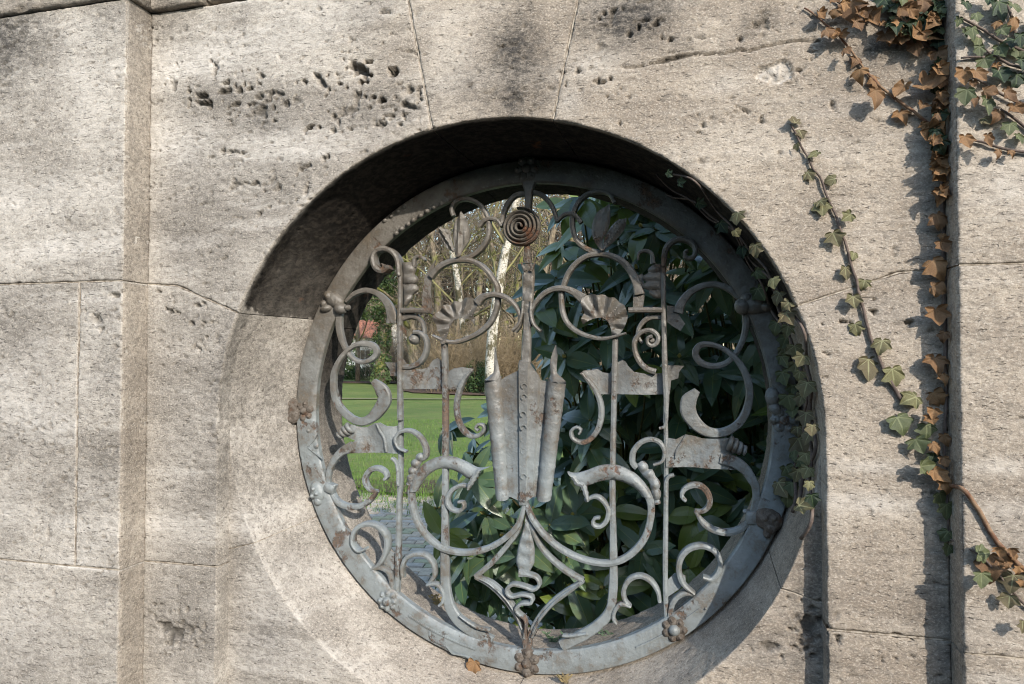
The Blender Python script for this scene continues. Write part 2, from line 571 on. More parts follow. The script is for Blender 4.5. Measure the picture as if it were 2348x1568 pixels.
def grass_tufts():
    r = random.Random(5)
    v, f = [], []
    for q_ in range(36000):
        x, y = (r.uniform(-4.6, -0.2), 5.15 + abs(r.gauss(0, 1.0))) if q_ < 9000 else (r.uniform(-9, 0), r.uniform(5.3, 14))
        if q_ < 9000 and r.random() < 0.25:
            y = 5.0 + r.uniform(-0.5, 0.3)
        h, a, w = r.uniform(0.03, 0.075), r.uniform(0, 6.28), r.uniform(0.002, 0.005)
        dx, dy = math.cos(a), math.sin(a)
        b = len(v)
        z = 0.02
        v += [(x - dy * w, y + dx * w, z), (x + dy * w, y - dx * w, z), (x + dx * h * r.uniform(0.1, 0.7), y + dy * h * r.uniform(0.1, 0.7), z + h)]
        f.append((b, b + 1, b + 2))
    o = link('grass', mesh_from('grass', v, f, False), None, mat_simple('grass blades', (0.07, 0.15, 0.02), (0.13, 0.20, 0.04), 6, 0.7, 0.0))
    tag(o, 'ragged grass blades along the edge of the paved path', 'grass', kind='stuff')


grass_tufts()

# ------------------------------------------------------------------ the stone wall
CX, CZ, RO = -0.459, 1.333, 0.757       # arch centre and radius
XL, XR = -1.450, 0.536                   # inner edges of the two pilasters
PL, PR = 0.085, 0.063                    # how far they stand proud
ZT = 2.474                               # underside of the coping
Z1L, Z1R, Z2L, Z2R = 1.709, 1.687, 0.940, 0.918
XA, XB = CX - RO, CX + RO                # sides of the shallow recess below the springing
SD, RD, BD = 0.050, 0.265, 0.430         # recess depth, depth of the ring seat, depth of the wall
GF = 0.240                               # face of the iron ring
_q = [U(*a, GF) for a in ((1207, 387), (1207, 1522), (697, 942), (1797, 963))]
CX2, CZ2 = (_q[0].x + _q[1].x + _q[2].x + _q[3].x) / 4, (_q[0].z + _q[1].z + _q[2].z + _q[3].z) / 4
RM2 = ((_q[0].z - _q[1].z) + (_q[3].x - _q[2].x)) / 4   # middle of the ring band
RI, RU = RM2 - 0.034, RM2 + 0.030
RS = RU + 0.006                          # radius of the reveal where the ring sits


def pang(x, y, Y=0.0):
    p = U(x, y, Y)
    return math.atan2(p.z - CZ, p.x - CX) % (2 * math.pi)


AKL, AKR = pang(989, 291), pang(1268, 270)
ASL, ASR = pang(555, 722), pang(1832, 700)
AJL, AJR = pang(592, 1240, SD), pang(1805, 1358, SD)


def arc(a0, a1, r=RO, step=0.0055):
    k = max(2, int(abs(a1 - a0) * r / step))
    return [(CX + r * math.cos(a0 + (a1 - a0) * i / k), CZ + r * math.sin(a0 + (a1 - a0) * i / k)) for i in range(k + 1)]


def blobs(items):
    return [(F(fr, x, y), rx, ry, s) for fr, x, y, rx, ry, s in items]


def world2(items, Y=0.0):
    out = []
    for fr, x, y, rx, ry, d, tl in items:
        px, py = F(fr, x, y)
        sc = (U(px + 1, py, Y) - U(px, py, Y)).length / (3.3347 if fr else 1.0)
        p = U(px, py, Y)
        out.append((p.x, p.z, rx * sc, ry * sc, d, rad(tl)))
    return out


# cavities in the shell limestone: (sheet, x, y, half width, half height, depth, tilt)
HOLES = world2([
    (11, 1535, 742, 28, 13, .020, 0), (11, 1560, 790, 62, 15, .022, -8), (11, 1730, 690, 42, 28, .018, 0), (11, 1820, 695, 36, 20, .018, 5),
    (11, 1980, 745, 42, 14, .014, 0), (11, 2310, 615, 16, 8, .016, 0), (11, 1640, 530, 13, 30, .014, -10), (11, 2010, 580, 50, 9, .012, -20),
    (11, 1345, 485, 12, 12, .012, 0), (11, 1790, 800, 60, 12, .014, 20), (11, 1990, 860, 55, 34, .012, 0), (11, 2110, 755, 18, 10, .012, 0),
    (11, 1790, 1420, 20, 22, .010, 0), (11, 1850, 1430, 20, 16, .010, 0), (11, 1930, 1410, 30, 12, .012, 0), (11, 1290, 1135, 18, 7, .010, 0),
    (11, 1700, 1155, 14, 8, .012, 0), (11, 1800, 1165, 40, 7, .012, -8), (11, 1330, 665, 12, 40, .012, 10), (11, 2160, 720, 25, 16, .012, 0),
    (12, 790, 520, 60, 32, .032, -25), (12, 828, 582, 20, 30, .026, 10), (12, 1050, 566, 15, 24, .028, -15), (12, 500, 622, 14, 50, .018, 38),
    (12, 640, 640, 32, 11, .018, -15), (12, 965, 760, 16, 16, .024, 0), (12, 900, 745, 22, 12, .020, 0), (12, 1045, 885, 28, 9, .018, -5),
    (12, 1160, 808, 60, 20, .016, -12), (12, 775, 740, 30, 20, .012, 0), (12, 735, 840, 60, 28, .010, 0), (12, 420, 965, 10, 10, .018, 0),
    (12, 632, 945, 14, 26, .014, 10), (12, 940, 955, 40, 14, .012, 0), (12, 1185, 685, 42, 16, .012, -20), (12, 1110, 955, 16, 8, .012, 0),
    (12, 590, 1000, 10, 10, .012, 0), (12, 175, 720, 30, 10, .012, 0), (12, 150, 755, 14, 10, .014, 0), (12, 240, 800, 12, 12, .012, 0),
    (12, 515, 1205, 12, 9, .014, 0), (12, 390, 1270, 40, 12, .012, 10), (12, 175, 1440, 14, 8, .012, 0), (12, 385, 1440, 14, 30, .012, -15),
    (12, 1640, 270, 9, 7, .014, 0), (12, 1890, 355, 8, 7, .010, 0), (12, 985, 92, 22, 7, .010, 0),
    (13, 770, 100, 12, 10, .014, 0), (13, 760, 130, 24, 26, .010, 0), (13, 1035, 155, 30, 7, .014, 0), (13, 1080, 190, 16, 12, .018, 0),
    (13, 965, 215, 12, 8, .014, 0), (13, 895, 270, 16, 8, .012, 0), (13, 1205, 310, 14, 10, .014, 0), (13, 845, 70, 12, 14, .010, 0),
    (13, 640, 625, 30, 12, .014, -30), (13, 705, 625, 24, 9, .014, 20), (13, 490, 558, 22, 7, .012, 20), (13, 690, 515, 28, 9, .010, -8),
    (13, 735, 735, 30, 6, .010, 15), (13, 1785, 850, 60, 7, .010, -38), (13, 1455, 945, 12, 16, .010, 0), (13, 825, 942, 9, 12, .012, 0),
    (13, 1885, 190, 60, 20, .008, 30), (13, 2195, 535, 14, 10, .012, 0), (13, 1750, 290, 14, 10, .012, 0),
    (17, 1300, 805, 22, 12, .014, 0), (17, 1500, 770, 26, 9, .014, 0), (17, 1080, 710, 24, 9, .012, 0), (17, 1210, 665, 22, 8, .012, 0),
    (17, 1465, 915, 20, 14, .012, 20), (17, 1555, 900, 22, 8, .010, -10), (17, 1520, 1105, 26, 10, .012, -20), (17, 1985, 75, 14, 24, .012, -20),
    (17, 1760, 1190, 16, 20, .010, 0), (17, 930, 890, 24, 22, .010, 0), (17, 975, 955, 20, 6, .010, 0), (17, 1620, 900, 18, 8, .010, 0),
    (15, 985, 895, 62, 10, .014, 0), (15, 1190, 808, 34, 9, .014, -22), (15, 1480, 890, 16, 10, .014, 0), (15, 825, 912, 16, 5, .010, 0),
    (15, 820, 1130, 24, 6, .010, -25), (14, 630, 535, 12, 10, .012, 0), (14, 885, 800, 14, 26, .010, 0), (14, 205, 835, 50, 6, .010, -30),
    (16, 1020, 1288, 24, 9, .012, 0), (16, 925, 1375, 8, 12, .010, 0), (16, 1030, 1430, 10, 8, .010, 0), (16, 1190, 612, 26, 14, .004, 0),
])
HOLES += world2([(0, 405, 1447, 22, 16, .014, 0), (0, 430, 1436, 24, 7, .010, -15), (0, 1860, 1455, 20, 32, .012, 0), (0, 1770, 1500, 20, 10, .010, 0)], 0.01)
CRACK = [(F(13, x, y), w) for x, y, w in ((840, 512, 3), (940, 516, 5), (1090, 482, 6), (1160, 462, 14), (1210, 452, 12), (1270, 436, 13), (1380, 416, 6), (1500, 411, 8), (1620, 411, 4),
                                          (1750, 380, 7), (1800, 392, 7), (1950, 352, 5), (2060, 332, 5), (2200, 312, 7), (2348, 312, 6))]
CRACKW = [(U(x, y, 0).x, U(x, y, 0).z, w * 0.00032) for (x, y), w in CRACK]
DARK_PATCHES = world2([  # soft dark patches: stains, plus broad smudges near the top of the wall
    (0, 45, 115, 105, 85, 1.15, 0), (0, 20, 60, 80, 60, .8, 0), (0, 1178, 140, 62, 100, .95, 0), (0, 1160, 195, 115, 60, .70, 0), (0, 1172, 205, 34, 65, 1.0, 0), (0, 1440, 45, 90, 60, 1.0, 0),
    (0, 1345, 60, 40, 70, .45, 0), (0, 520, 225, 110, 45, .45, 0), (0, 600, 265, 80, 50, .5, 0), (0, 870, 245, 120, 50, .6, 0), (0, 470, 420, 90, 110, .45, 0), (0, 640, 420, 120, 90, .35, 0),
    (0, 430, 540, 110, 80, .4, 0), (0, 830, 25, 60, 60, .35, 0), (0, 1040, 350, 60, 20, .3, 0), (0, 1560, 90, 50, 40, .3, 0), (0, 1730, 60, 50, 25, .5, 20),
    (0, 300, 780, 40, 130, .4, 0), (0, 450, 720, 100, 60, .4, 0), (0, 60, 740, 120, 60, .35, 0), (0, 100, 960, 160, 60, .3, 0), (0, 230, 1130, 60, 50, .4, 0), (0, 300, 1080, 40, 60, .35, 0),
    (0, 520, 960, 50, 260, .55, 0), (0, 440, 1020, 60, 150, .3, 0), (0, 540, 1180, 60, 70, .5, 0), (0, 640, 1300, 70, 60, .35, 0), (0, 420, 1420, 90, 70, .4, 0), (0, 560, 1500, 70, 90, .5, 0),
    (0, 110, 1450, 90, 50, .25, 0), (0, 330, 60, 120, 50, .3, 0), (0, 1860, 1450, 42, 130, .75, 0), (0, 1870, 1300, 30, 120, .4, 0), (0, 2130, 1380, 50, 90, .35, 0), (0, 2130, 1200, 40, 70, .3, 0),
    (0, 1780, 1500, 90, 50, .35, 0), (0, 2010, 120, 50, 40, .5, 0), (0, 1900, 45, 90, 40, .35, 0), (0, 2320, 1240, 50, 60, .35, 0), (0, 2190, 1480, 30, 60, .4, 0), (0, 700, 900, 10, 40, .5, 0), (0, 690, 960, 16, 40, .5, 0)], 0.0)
LIMES = world2([
    (0, 480, 145, 110, 22, .8, 0), (0, 430, 330, 70, 30, .8, 0), (0, 700, 325, 150, 26, .9, 0), (0, 130, 470, 150, 40, .7, 6), (0, 250, 235, 60, 70, .5, 0), (0, 240, 120, 60, 40, .5, 0),
    (0, 100, 590, 160, 22, .6, 0), (0, 80, 890, 120, 60, .7, 0), (0, 160, 820, 40, 50, .5, 0), (0, 230, 1185, 55, 16, .9, 0), (0, 380, 1205, 120, 22, .7, 0), (0, 60, 1150, 80, 40, .6, 0),
    (0, 540, 1200, 60, 30, .8, 0), (0, 640, 1350, 90, 20, .7, -38), (0, 600, 1400, 60, 60, .5, 0), (0, 60, 1420, 120, 60, .6, 0), (0, 300, 1235, 70, 14, .6, 0), (0, 240, 1268, 50, 14, .8, 0),
    (0, 1300, 230, 26, 40, .5, 0), (0, 1360, 150, 60, 30, .6, 0), (0, 1050, 120, 60, 70, .3, 0), (0, 2000, 1155, 110, 24, .8, 0), (0, 2020, 1070, 110, 16, .6, 0), (0, 2270, 1160, 70, 30, .6, 0), (0, 2260, 1060, 60, 20, .5, 0),
    (0, 2280, 440, 60, 50, .4, 0), (0, 1980, 760, 60, 30, .3, 0), (0, 2270, 1530, 80, 16, .6, 0), (0, 640, 1000, 60, 30, .45, 0), (0, 1660, 190, 40, 26, .4, 0), (0, 660, 730, 50, 14, .6, 0)], 0.0)
FOSS = [U(*F(14, x, y), 0) for x, y in ((290, 570), (330, 520), (500, 462), (545, 470), (575, 540), (570, 600), (480, 640), (410, 640), (320, 610))]
FOSS = [(p.x, p.z) for p in FOSS]


def gauss(x, z, items):
    r = np.zeros(len(x))
    for gx, gz, rx, ry, s, tl in items:
        dx, dz = x - gx, z - gz
        c, sn = math.cos(tl), math.sin(tl)
        a, b = (dx * c + dz * sn) / rx, (-dx * sn + dz * c) / ry
        d = a * a + b * b
        m = d < 6
        r[m] = np.maximum(r[m], s * np.exp(-d[m] * 0.75))
    return r


def holes(x, z):
    r = np.zeros(len(x))
    for gx, gz, rx, ry, s, tl in HOLES:
        dx, dz = x - gx, z - gz
        m = (np.abs(dx) < rx + ry + .02) & (np.abs(dz) < rx + ry + .02)
        if not m.any():
            continue
        c, sn = math.cos(tl), math.sin(tl)
        a, b = (dx[m] * c + dz[m] * sn) / rx, (-dx[m] * sn + dz[m] * c) / ry
        wob = 0.80 + 1.1 * (fbm(np.stack([x[m], z[m], 0 * x[m]], 1), 75, 3, 31) - 0.5) * 2
        d = np.sqrt(a * a + b * b) * wob
        r[m] = np.maximum(r[m], 0.85 * s * (1 - sstep(0.35, 1.15, d)))
    return r


def crack(x, z):
    r = np.zeros(len(x))
    for (x0, z0, w0), (x1, z1, w1) in zip(CRACKW, CRACKW[1:]):
        L2 = (x1 - x0) ** 2 + (z1 - z0) ** 2
        t = np.clip(((x - x0) * (x1 - x0) + (z - z0) * (z1 - z0)) / L2, 0, 1)
        d = np.hypot(x - x0 - t * (x1 - x0), z - z0 - t * (z1 - z0)) + 0.0022 * (fbm(np.stack([x, z, 0 * x], 1), 130, 2, 8) - 0.5)
        w = w0 + t * (w1 - w0)
        r = np.maximum(r, np.clip(0.003 + w * 2.2, 0, .016) * (1 - sstep(w * 0.4, w * 1.5 + 0.001, d)))
    return r


def inpoly(x, z, poly):
    c = np.zeros(len(x), bool)
    k = len(poly)
    for i in range(k):
        x0, z0 = poly[i]
        x1, z1 = poly[(i + 1) % k]
        m = ((z0 > z) != (z1 > z)) & (x < (x1 - x0) * (z - z0) / (z1 - z0 + 1e-12) + x0)
        c ^= m
    return c


def relief(P, rough=1.0):
    """height of the natural stone surface (positive is into the stone), plus what lies on it"""
    x, y, z = P[:, 0], P[:, 1], P[:, 2]
    S = P * np.array([0.62, 1.0, 1.3])
    h = 0.0040 * (fbm(P, 5, 4, 1) - 0.5) + 0.0042 * rough * (fbm(S, 44, 4, 2, 0.62) - 0.5)
    zone = gauss(x, z, DARK_PATCHES)
    zone[y > 0.06] *= 0.3
    th = 0.745 - 0.13 * zone
    pn = fbm(S, 70, 3, 5, 0.55)
    pits = sstep(0, 0.11, pn - th)
    front = (y < 0.03) | (y > 0.9)
    hol = np.where(y < 0.06, holes(x, z), 0)
    crk = np.where(y < 0.03, crack(x, z), 0)
    h = h + pits * 0.0045 * rough + hol + crk
    pit = np.clip(pits * 0.55 + sstep(0.003, 0.012, hol) + sstep(0.002, 0.008, crk), 0, 1)
    return h, pit, zone


def surface(P, seed=0, sooty=False):
    x, y, z = P[:, 0], P[:, 1], P[:, 2]
    grime_shade = gauss(x, z, DARK_PATCHES)
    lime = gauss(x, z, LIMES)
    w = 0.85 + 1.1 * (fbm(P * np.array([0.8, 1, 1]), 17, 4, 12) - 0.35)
    grime_shade = np.clip(grime_shade * w * np.where(x < -0.62, 0.85, 1.05), 0, 1)
    band = sstep(0.55, 0.70, fbm(P * np.array([0.35, 1, 2.4]), 5.5, 5, 20 + seed, 0.6))
    leftness = sstep(-0.35, -1.1, x)
    lime = np.clip(lime * w * 0.9 + band * (0.18 + 0.35 * leftness), 0, 1)
    lime[y > 0.06] *= 0.7
    grime_shade = np.clip(grime_shade + 0.10 * leftness * sstep(0.55, 0.68, fbm(P, 4.3, 5, 44, 0.65)), 0, 1)
    # fossil shell scar
    fo = inpoly(x, z, FOSS) & (y < 0.03)
    lime[fo] = 0.6
    ang = np.arctan2(z - CZ, x - CX) % (2 * math.pi)
    crust = np.zeros(len(x))
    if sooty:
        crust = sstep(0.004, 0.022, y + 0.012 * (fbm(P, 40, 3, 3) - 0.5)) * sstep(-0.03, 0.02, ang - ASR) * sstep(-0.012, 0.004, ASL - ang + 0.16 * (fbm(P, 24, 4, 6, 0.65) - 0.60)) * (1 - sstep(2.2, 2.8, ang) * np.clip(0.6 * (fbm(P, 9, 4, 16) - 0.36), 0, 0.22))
    return grime_shade, lime, crust, leftness


def stone(name, outline, y0, depth, root, arcmask=None, fine=0.0046, sooty=False, rough=1.0, cyl=True, seed=0, arc_depth=None, ysteps=None):
    """one ashlar block: outline in the wall plane (x, z), front at depth y0; edges flagged in arcmask carry the curved reveal"""
    ol = []
    fl = []
    k = len(outline)
    for i in range(k):                                  # resample straight edges
        a, b = Vector(outline[i]), Vector(outline[(i + 1) % k])
        isarc = bool(arcmask and arcmask(a, b))
        mx, mz = (a + b) / 2
        st = fine if (mz > 0.6 and -2.0 < mx < 0.8) else 0.03
        m = 1 if isarc else max(1, int((b - a).length / st))
        for j in range(m):
            ol.append(a + (b - a) * (j / m))
            fl.append(isarc)
    k = len(ol)
    xs = [p.x for p in ol]
    zs = [p.y for p in ol]
    pts = [(p.x, p.y) for p in ol]
    xa, xb, za, zb = min(xs), max(xs), min(zs), max(zs)
    poly = np.array(pts)

    def grid(x0, x1, z0, z1, st):
        gx, gz = np.arange(x0 + st * 0.7, x1 - st * 0.4, st), np.arange(z0 + st * 0.7, z1 - st * 0.4, st * 0.88)
        if len(gx) == 0 or len(gz) == 0:
            return np.zeros((0, 2))
        X, Z = np.meshgrid(gx, gz)
        X = X + (np.arange(len(gz)) % 2)[:, None] * st * 0.5
        q = np.stack([X.ravel(), Z.ravel()], 1)
        return q + np.random.RandomState(seed + 3).uniform(-0.22, 0.22, q.shape) * st

    vx0, vx1, vz0 = max(xa, -2.0), min(xb, 0.80), max(za, 0.62)
    parts = []
    if vx1 > vx0 and zb > vz0:
        parts.append(grid(vx0, vx1, vz0, zb, fine))
    if xa < -2.0: parts.append(grid(xa, -2.0, za, zb, 0.03))
    if xb > 0.80: parts.append(grid(0.80, xb, za, zb, 0.03))
    if za < 0.62: parts.append(grid(vx0, vx1, za, min(zb, 0.62), 0.03))
    q = np.concatenate(parts)
    q = q[inpoly(q[:, 0], q[:, 1], pts)]
    # keep clear of the outline
    keep = np.ones(len(q), bool)
    for i in range(0, k):
        d = np.abs(q[:, 0] - poly[i, 0]) + np.abs(q[:, 1] - poly[i, 1])
        keep &= d > fine * 0.55
    q = q[keep]
    allp = [Vector(p) for p in pts] + [Vector((float(a), float(b))) for a, b in q]
    res = delaunay_2d_cdt(allp, [(i, (i + 1) % k) for i in range(k)], [list(range(k))], 1, 1e-7)
    vv, faces = res[0], [tuple(f) for f in res[2]]
    P = np.array([(v.x, y0, v.y) for v in vv])
    nfront = len(P)
    orig = {}
    for ni, ids in enumerate(res[3]):
        for a in ids:
            orig[a] = ni
    bidx = [orig[i] for i in range(k)]
    D = np.zeros_like(P)
    D[:, 1] = 1.0
    isb = np.zeros(nfront, bool)
    isb[bidx] = True
    # outward direction of the outline, used to round the arrises
    poly3 = np.array([[P[b, 0], P[b, 2]] for b in bidx])
    area = 0.5 * np.sum(poly3[:, 0] * np.roll(poly3[:, 1], -1) - np.roll(poly3[:, 0], -1) * poly3[:, 1])
    sgn = 1.0 if area > 0 else -1.0
    tan = np.roll(poly3, -1, 0) - np.roll(poly3, 1, 0)
    tan /= np.linalg.norm(tan, axis=1)[:, None] + 1e-9
    inw = np.stack([-tan[:, 1], tan[:, 0]], 1) * sgn
    V = [P]
    Ds = [D]
    for j, b in enumerate(bidx):
        kk = 0.8 if y0 < 0.04 else 0.45
        D[b] = (inw[j, 0] * kk, 0.8, inw[j, 1] * kk)
    n = nfront
    ad = arc_depth or depth
    dense = np.unique(np.concatenate([[0.004], np.linspace(0.009, ad - y0, max(3, int((ad - y0) / (fine * 1.15))))]))
    rows = {}
    rowd = [dense[0]] + list(dense[1:])
    inner = [False] * k
    ring = [bidx]
    # dense curved part
    arcv = sorted({i for i in range(k) if fl[i]} | {(i + 1) % k for i in range(k) if fl[i]})
    if arcv:
        prev = {i: bidx[i] for i in arcv}
        for dep in rowd:
            cur = {}
            vs, ds = [], []
            for i in arcv:
                cur[i] = n + len(vs)
                rx, rz = poly3[i, 0] - CX, poly3[i, 1] - CZ
                rr = math.hypot(rx, rz)
                sp = min(1.0, max(0.0, (y0 + dep - SD) / (RD - SD)))      # the reveal narrows slightly towards the ring
                vs.append((CX + (CX2 - CX) * sp + rx / rr * (RO + (RS - RO) * sp), y0 + dep, CZ + (CZ2 - CZ) * sp + rz / rr * (RO + (RS - RO) * sp)))
                ds.append((rx / rr, 0.0, rz / rr))
            V.append(np.array(vs)); Ds.append(np.array(ds))
            n += len(vs)
            for i in arcv:
                if fl[i]:
                    j = (i + 1) % k
                    faces.append((prev[i], prev[j], cur[j], cur[i]))
            prev = cur
    # plain joint faces
    prev = {i: bidx[i] for i in range(k)}
    for dep in (0.006, depth - y0):
        cur = {}
        vs = []
        for i in range(k):
            cur[i] = n + len(vs)
            vs.append((poly3[i, 0], y0 + dep, poly3[i, 1]))
        V.append(np.array(vs)); Ds.append(np.zeros((k, 3)))
        n += k
        for i in range(k):
            if not fl[i]:
                j = (i + 1) % k
                faces.append((prev[i], prev[j], cur[j], cur[i]))
        prev = cur
    P = np.concatenate(V)
    D = np.concatenate(Ds)
    h, pit, zone = relief(P, rough)
    # arris wear: the outline of the front sinks a little, unevenly
    wear = np.zeros(len(P))
    wear[np.array(bidx)] = (0.0016 if y0 < 0.04 else 0.0) + (0.006 if y0 < 0.04 else 0.001) * np.clip(fbm(P[bidx], 28, 3, 77) - 0.42, 0, 1)
    P2 = P + D * (h + wear)[:, None]
    fo = inpoly(P[:, 0], P[:, 2], FOSS) & (np.abs(P[:, 1] - y0) < 1e-6) & (y0 == 0.0)
    if fo.any():                                        # a smooth shell scar, a little sunken, with a round boss and a forked rib
        q = U(*F(14, 368, 600), 0)
        d = np.hypot(P[:, 0] - q.x, P[:, 2] - q.z)
        boss = 0.007 * (sstep(0.013, 0.009, d) - 0.6 * sstep(0.009, 0.005, d))
        rib = np.zeros(len(P))
        for (ax, ay, bx, by) in ((420, 520, 470, 590), (478, 505, 468, 600), (400, 545, 480, 575)):
            a, b = U(*F(14, ax, ay), 0), U(*F(14, bx, by), 0)
            L2 = (b.x - a.x) ** 2 + (b.z - a.z) ** 2
            t = np.clip(((P[:, 0] - a.x) * (b.x - a.x) + (P[:, 2] - a.z) * (b.z - a.z)) / L2, 0, 1)
            dd = np.hypot(P[:, 0] - a.x - t * (b.x - a.x), P[:, 2] - a.z - t * (b.z - a.z))
            rib = np.maximum(rib, 0.005 * sstep(0.006, 0.001, dd))
        P2[fo, 1] = 0.0065 + 0.15 * (P2[fo, 1]) - boss[fo] - rib[fo]
        pit[fo] *= 0.1
    me = mesh_from(name, P2, faces)
    gr, li, cr, to = surface(P, seed, sooty)
    gr = np.clip(gr, 0, 1)
    attr(me, 'grime_shade', gr); attr(me, 'lime', li); attr(me, 'crust', cr); attr(me, 'pit', pit * (1 - cr)); attr(me, 'tone', to)
    return link(name, me, root, STONE)


WALL = empty('stone_wall', (CX, 0.28, 0), 'weathered shell limestone garden wall with a round window and two pilasters', 'wall')
G = 0.0011                                              # half of a joint


def U2(x, y, Y=0.0):
    p = U(x, y, Y)
    return (p.x, p.z)


def onarc(a, r=RO):
    return (CX + r * math.cos(a), CZ + r * math.sin(a))


def is_arc(a, b):
    return abs((a - Vector((CX, CZ))).length - RO) < 0.002 and abs((b - Vector((CX, CZ))).length - RO) < 0.002 and (a - b).length < 0.02


def lineup(p, q, z):
    t = (z - p[1]) / (q[1] - p[1])
    return (p[0] + t * (q[0] - p[0]), z)


kl_t = lineup(onarc(AKL), U2(936, 2), ZT)
kr_t = lineup(onarc(AKR), U2(1324, 2), ZT)
jl1 = U2(405, 655)
jr1 = U2(2060, 625)
g = G / RO
S = dict(root=WALL, arcmask=is_arc)
# arch stones and keystone
stone('stone_block', [(XL + G, ZT)] + [(kl_t[0] - G, ZT)] + arc(AKL + g, ASL - g) + [(jl1[0], jl1[1] + G), (XL + G, Z1L + G)], 0, 0.30, sooty=True, arc_depth=RD, rough=1.15, seed=1, **S)
stone('stone_block', [(kr_t[0] - G, ZT)] + arc(AKR + g, AKL - g) + [(kl_t[0] + G, ZT)], 0, 0.30, sooty=True, arc_depth=RD, rough=0.8, seed=2, **S)
stone('stone_block', [(XR - G, ZT), (XR - G, Z1R + G), (jr1[0], jr1[1] + G)] + arc(ASR + g, AKR - g) + [(kr_t[0] + G, ZT)], 0, 0.30, sooty=True, arc_depth=RD, rough=1.0, seed=3, **S)
# the courses below the springing
stone('stone_block', [(XL, Z1L - G), (jl1[0], jl1[1] - G)] + arc(ASL + g, math.pi) + [(XA, Z2L + G), (XL, Z2L + G)], 0, 0.10, arc_depth=RD, seed=4, **S)
stone('stone_block', [(XL, Z2L - G), (XA, Z2L - G), (XA, 0.0), (XL, 0.0)], 0, 0.10, seed=5, **S)
stone('stone_block', [(XR, Z1R - G), (XR, Z2R + G), (XB, Z2R + G)] + arc(0, ASR - g) + [(jr1[0], jr1[1] - G)], 0, 0.10, arc_depth=RD, rough=0.9, seed=6, **S)
stone('stone_block', [(XB, Z2R - G), (XR, Z2R - G), (XR, 0.0), (XB, 0.0)], 0, 0.10, rough=1.2, seed=7, **S)
# recessed stones around the lower half of the opening
XA2, XB2 = XA - 0.012, XB + 0.012
oL = (XA2, U2(528, 1262, SD)[1])
oR = (XB2, U2(1875, 1385, SD)[1])
stone('reveal_stone', arc(math.pi, AJL - g) + [(oL[0], oL[1] + G), (XA2, CZ)], SD, 0.30, arc_depth=RD, rough=0.75, seed=8, **S)
stone('reveal_stone', arc(AJL + g, 1.5 * math.pi - g) + [(CX - G, 0.0), (XA2, 0.0), (oL[0], oL[1] - G)], SD, 0.30, arc_depth=RD, rough=0.75, seed=9, **S)
stone('reveal_stone', [(CX + G, 0.0)] + arc(1.5 * math.pi + g, AJR - g) + [(oR[0], oR[1] - G), (XB2, 0.0)], SD, 0.30, arc_depth=RD, rough=0.75, seed=10, **S)
stone('reveal_stone', arc(AJR + g, 2 * math.pi) + [(XB2, CZ), (oR[0], oR[1] + G)], SD, 0.30, arc_depth=RD, rough=0.75, seed=11, **S)
# pilasters
xj = U2(177, 950, -PL)[0]
for ol, sd, rg in (([(-2.45, ZT), (XL, ZT), (XL, Z1L + G), (-2.45, Z1L + G)], 12, .8), ([(-2.45, Z1L - G), (xj - G, Z1L - G), (xj - G, Z2L + G), (-2.45, Z2L + G)], 13, 1),
                   ([(xj + G, Z1L - G), (XL, Z1L - G), (XL, Z2L + G), (xj + G, Z2L + G)], 14, 1), ([(-2.45, Z2L - G), (XL, Z2L - G), (XL, 0.0), (-2.45, 0.0)], 15, .9)):
    stone('pilaster_stone', ol, -PL, 0.06, WALL, rough=rg, seed=sd)
for ol, sd in (([(XR, ZT), (1.6, ZT), (1.6, Z1R + G), (XR, Z1R + G)], 16), ([(XR, Z1R - G), (1.6, Z1R - G), (1.6, Z2R + G), (XR, Z2R + G)], 17), ([(XR, Z2R - G), (1.6, Z2R - G), (1.6, 0.0), (XR, 0.0)], 18)):
    stone('pilaster_stone', ol, -PR, 0.06, WALL, rough=0.9, seed=sd)


def returns():
    """the narrow faces between pilaster and wall, finely meshed"""
    for x, y1, cuts, nx in ((XL + 0.0006, -PL, (ZT, Z1L, Z2L, 0.0), 1), (XR - 0.0006, -PR, (ZT, Z1R, Z2R, 0.0), -1)):
        for a, b in zip(cuts, cuts[1:]):
            zs = np.arange(b + G, a - G, 0.0056)
            ys = np.linspace(y1 + 0.002, 0.02, 16)
            Z, Y = np.meshgrid(zs, ys, indexing='ij')
            P = np.stack([np.full(Z.size, x), Y.ravel(), Z.ravel()], 1)
            h, pit, _ = relief(P, 0.9)
            P2 = P.copy()
            P2[:, 0] -= nx * (h * 0.9 - 0.001)
            e = np.abs(Y.ravel() - (y1 + 0.002)) < 1e-6
            P2[e, 0] -= nx * 0.003
            m = len(ys)
            f = [(i * m + j, i * m + j + 1, (i + 1) * m + j + 1, (i + 1) * m + j) for i in range(len(zs) - 1) for j in range(m - 1)]
            me = mesh_from('pilaster_return', P2, f)
            gr, li, cr, to = surface(P, 2)
            attr(me, 'grime_shade', np.clip(gr * 0.7 + (0.22 if b > 1.2 else 0.06), 0, 1)); attr(me, 'lime', li * 0.15); attr(me, 'crust', cr); attr(me, 'pit', pit); attr(me, 'tone', to * 0.3)  # extra darkness mimics dimmer light on these side faces, plus brown patina
            link('pilaster_return', me, WALL, STONE)


returns()


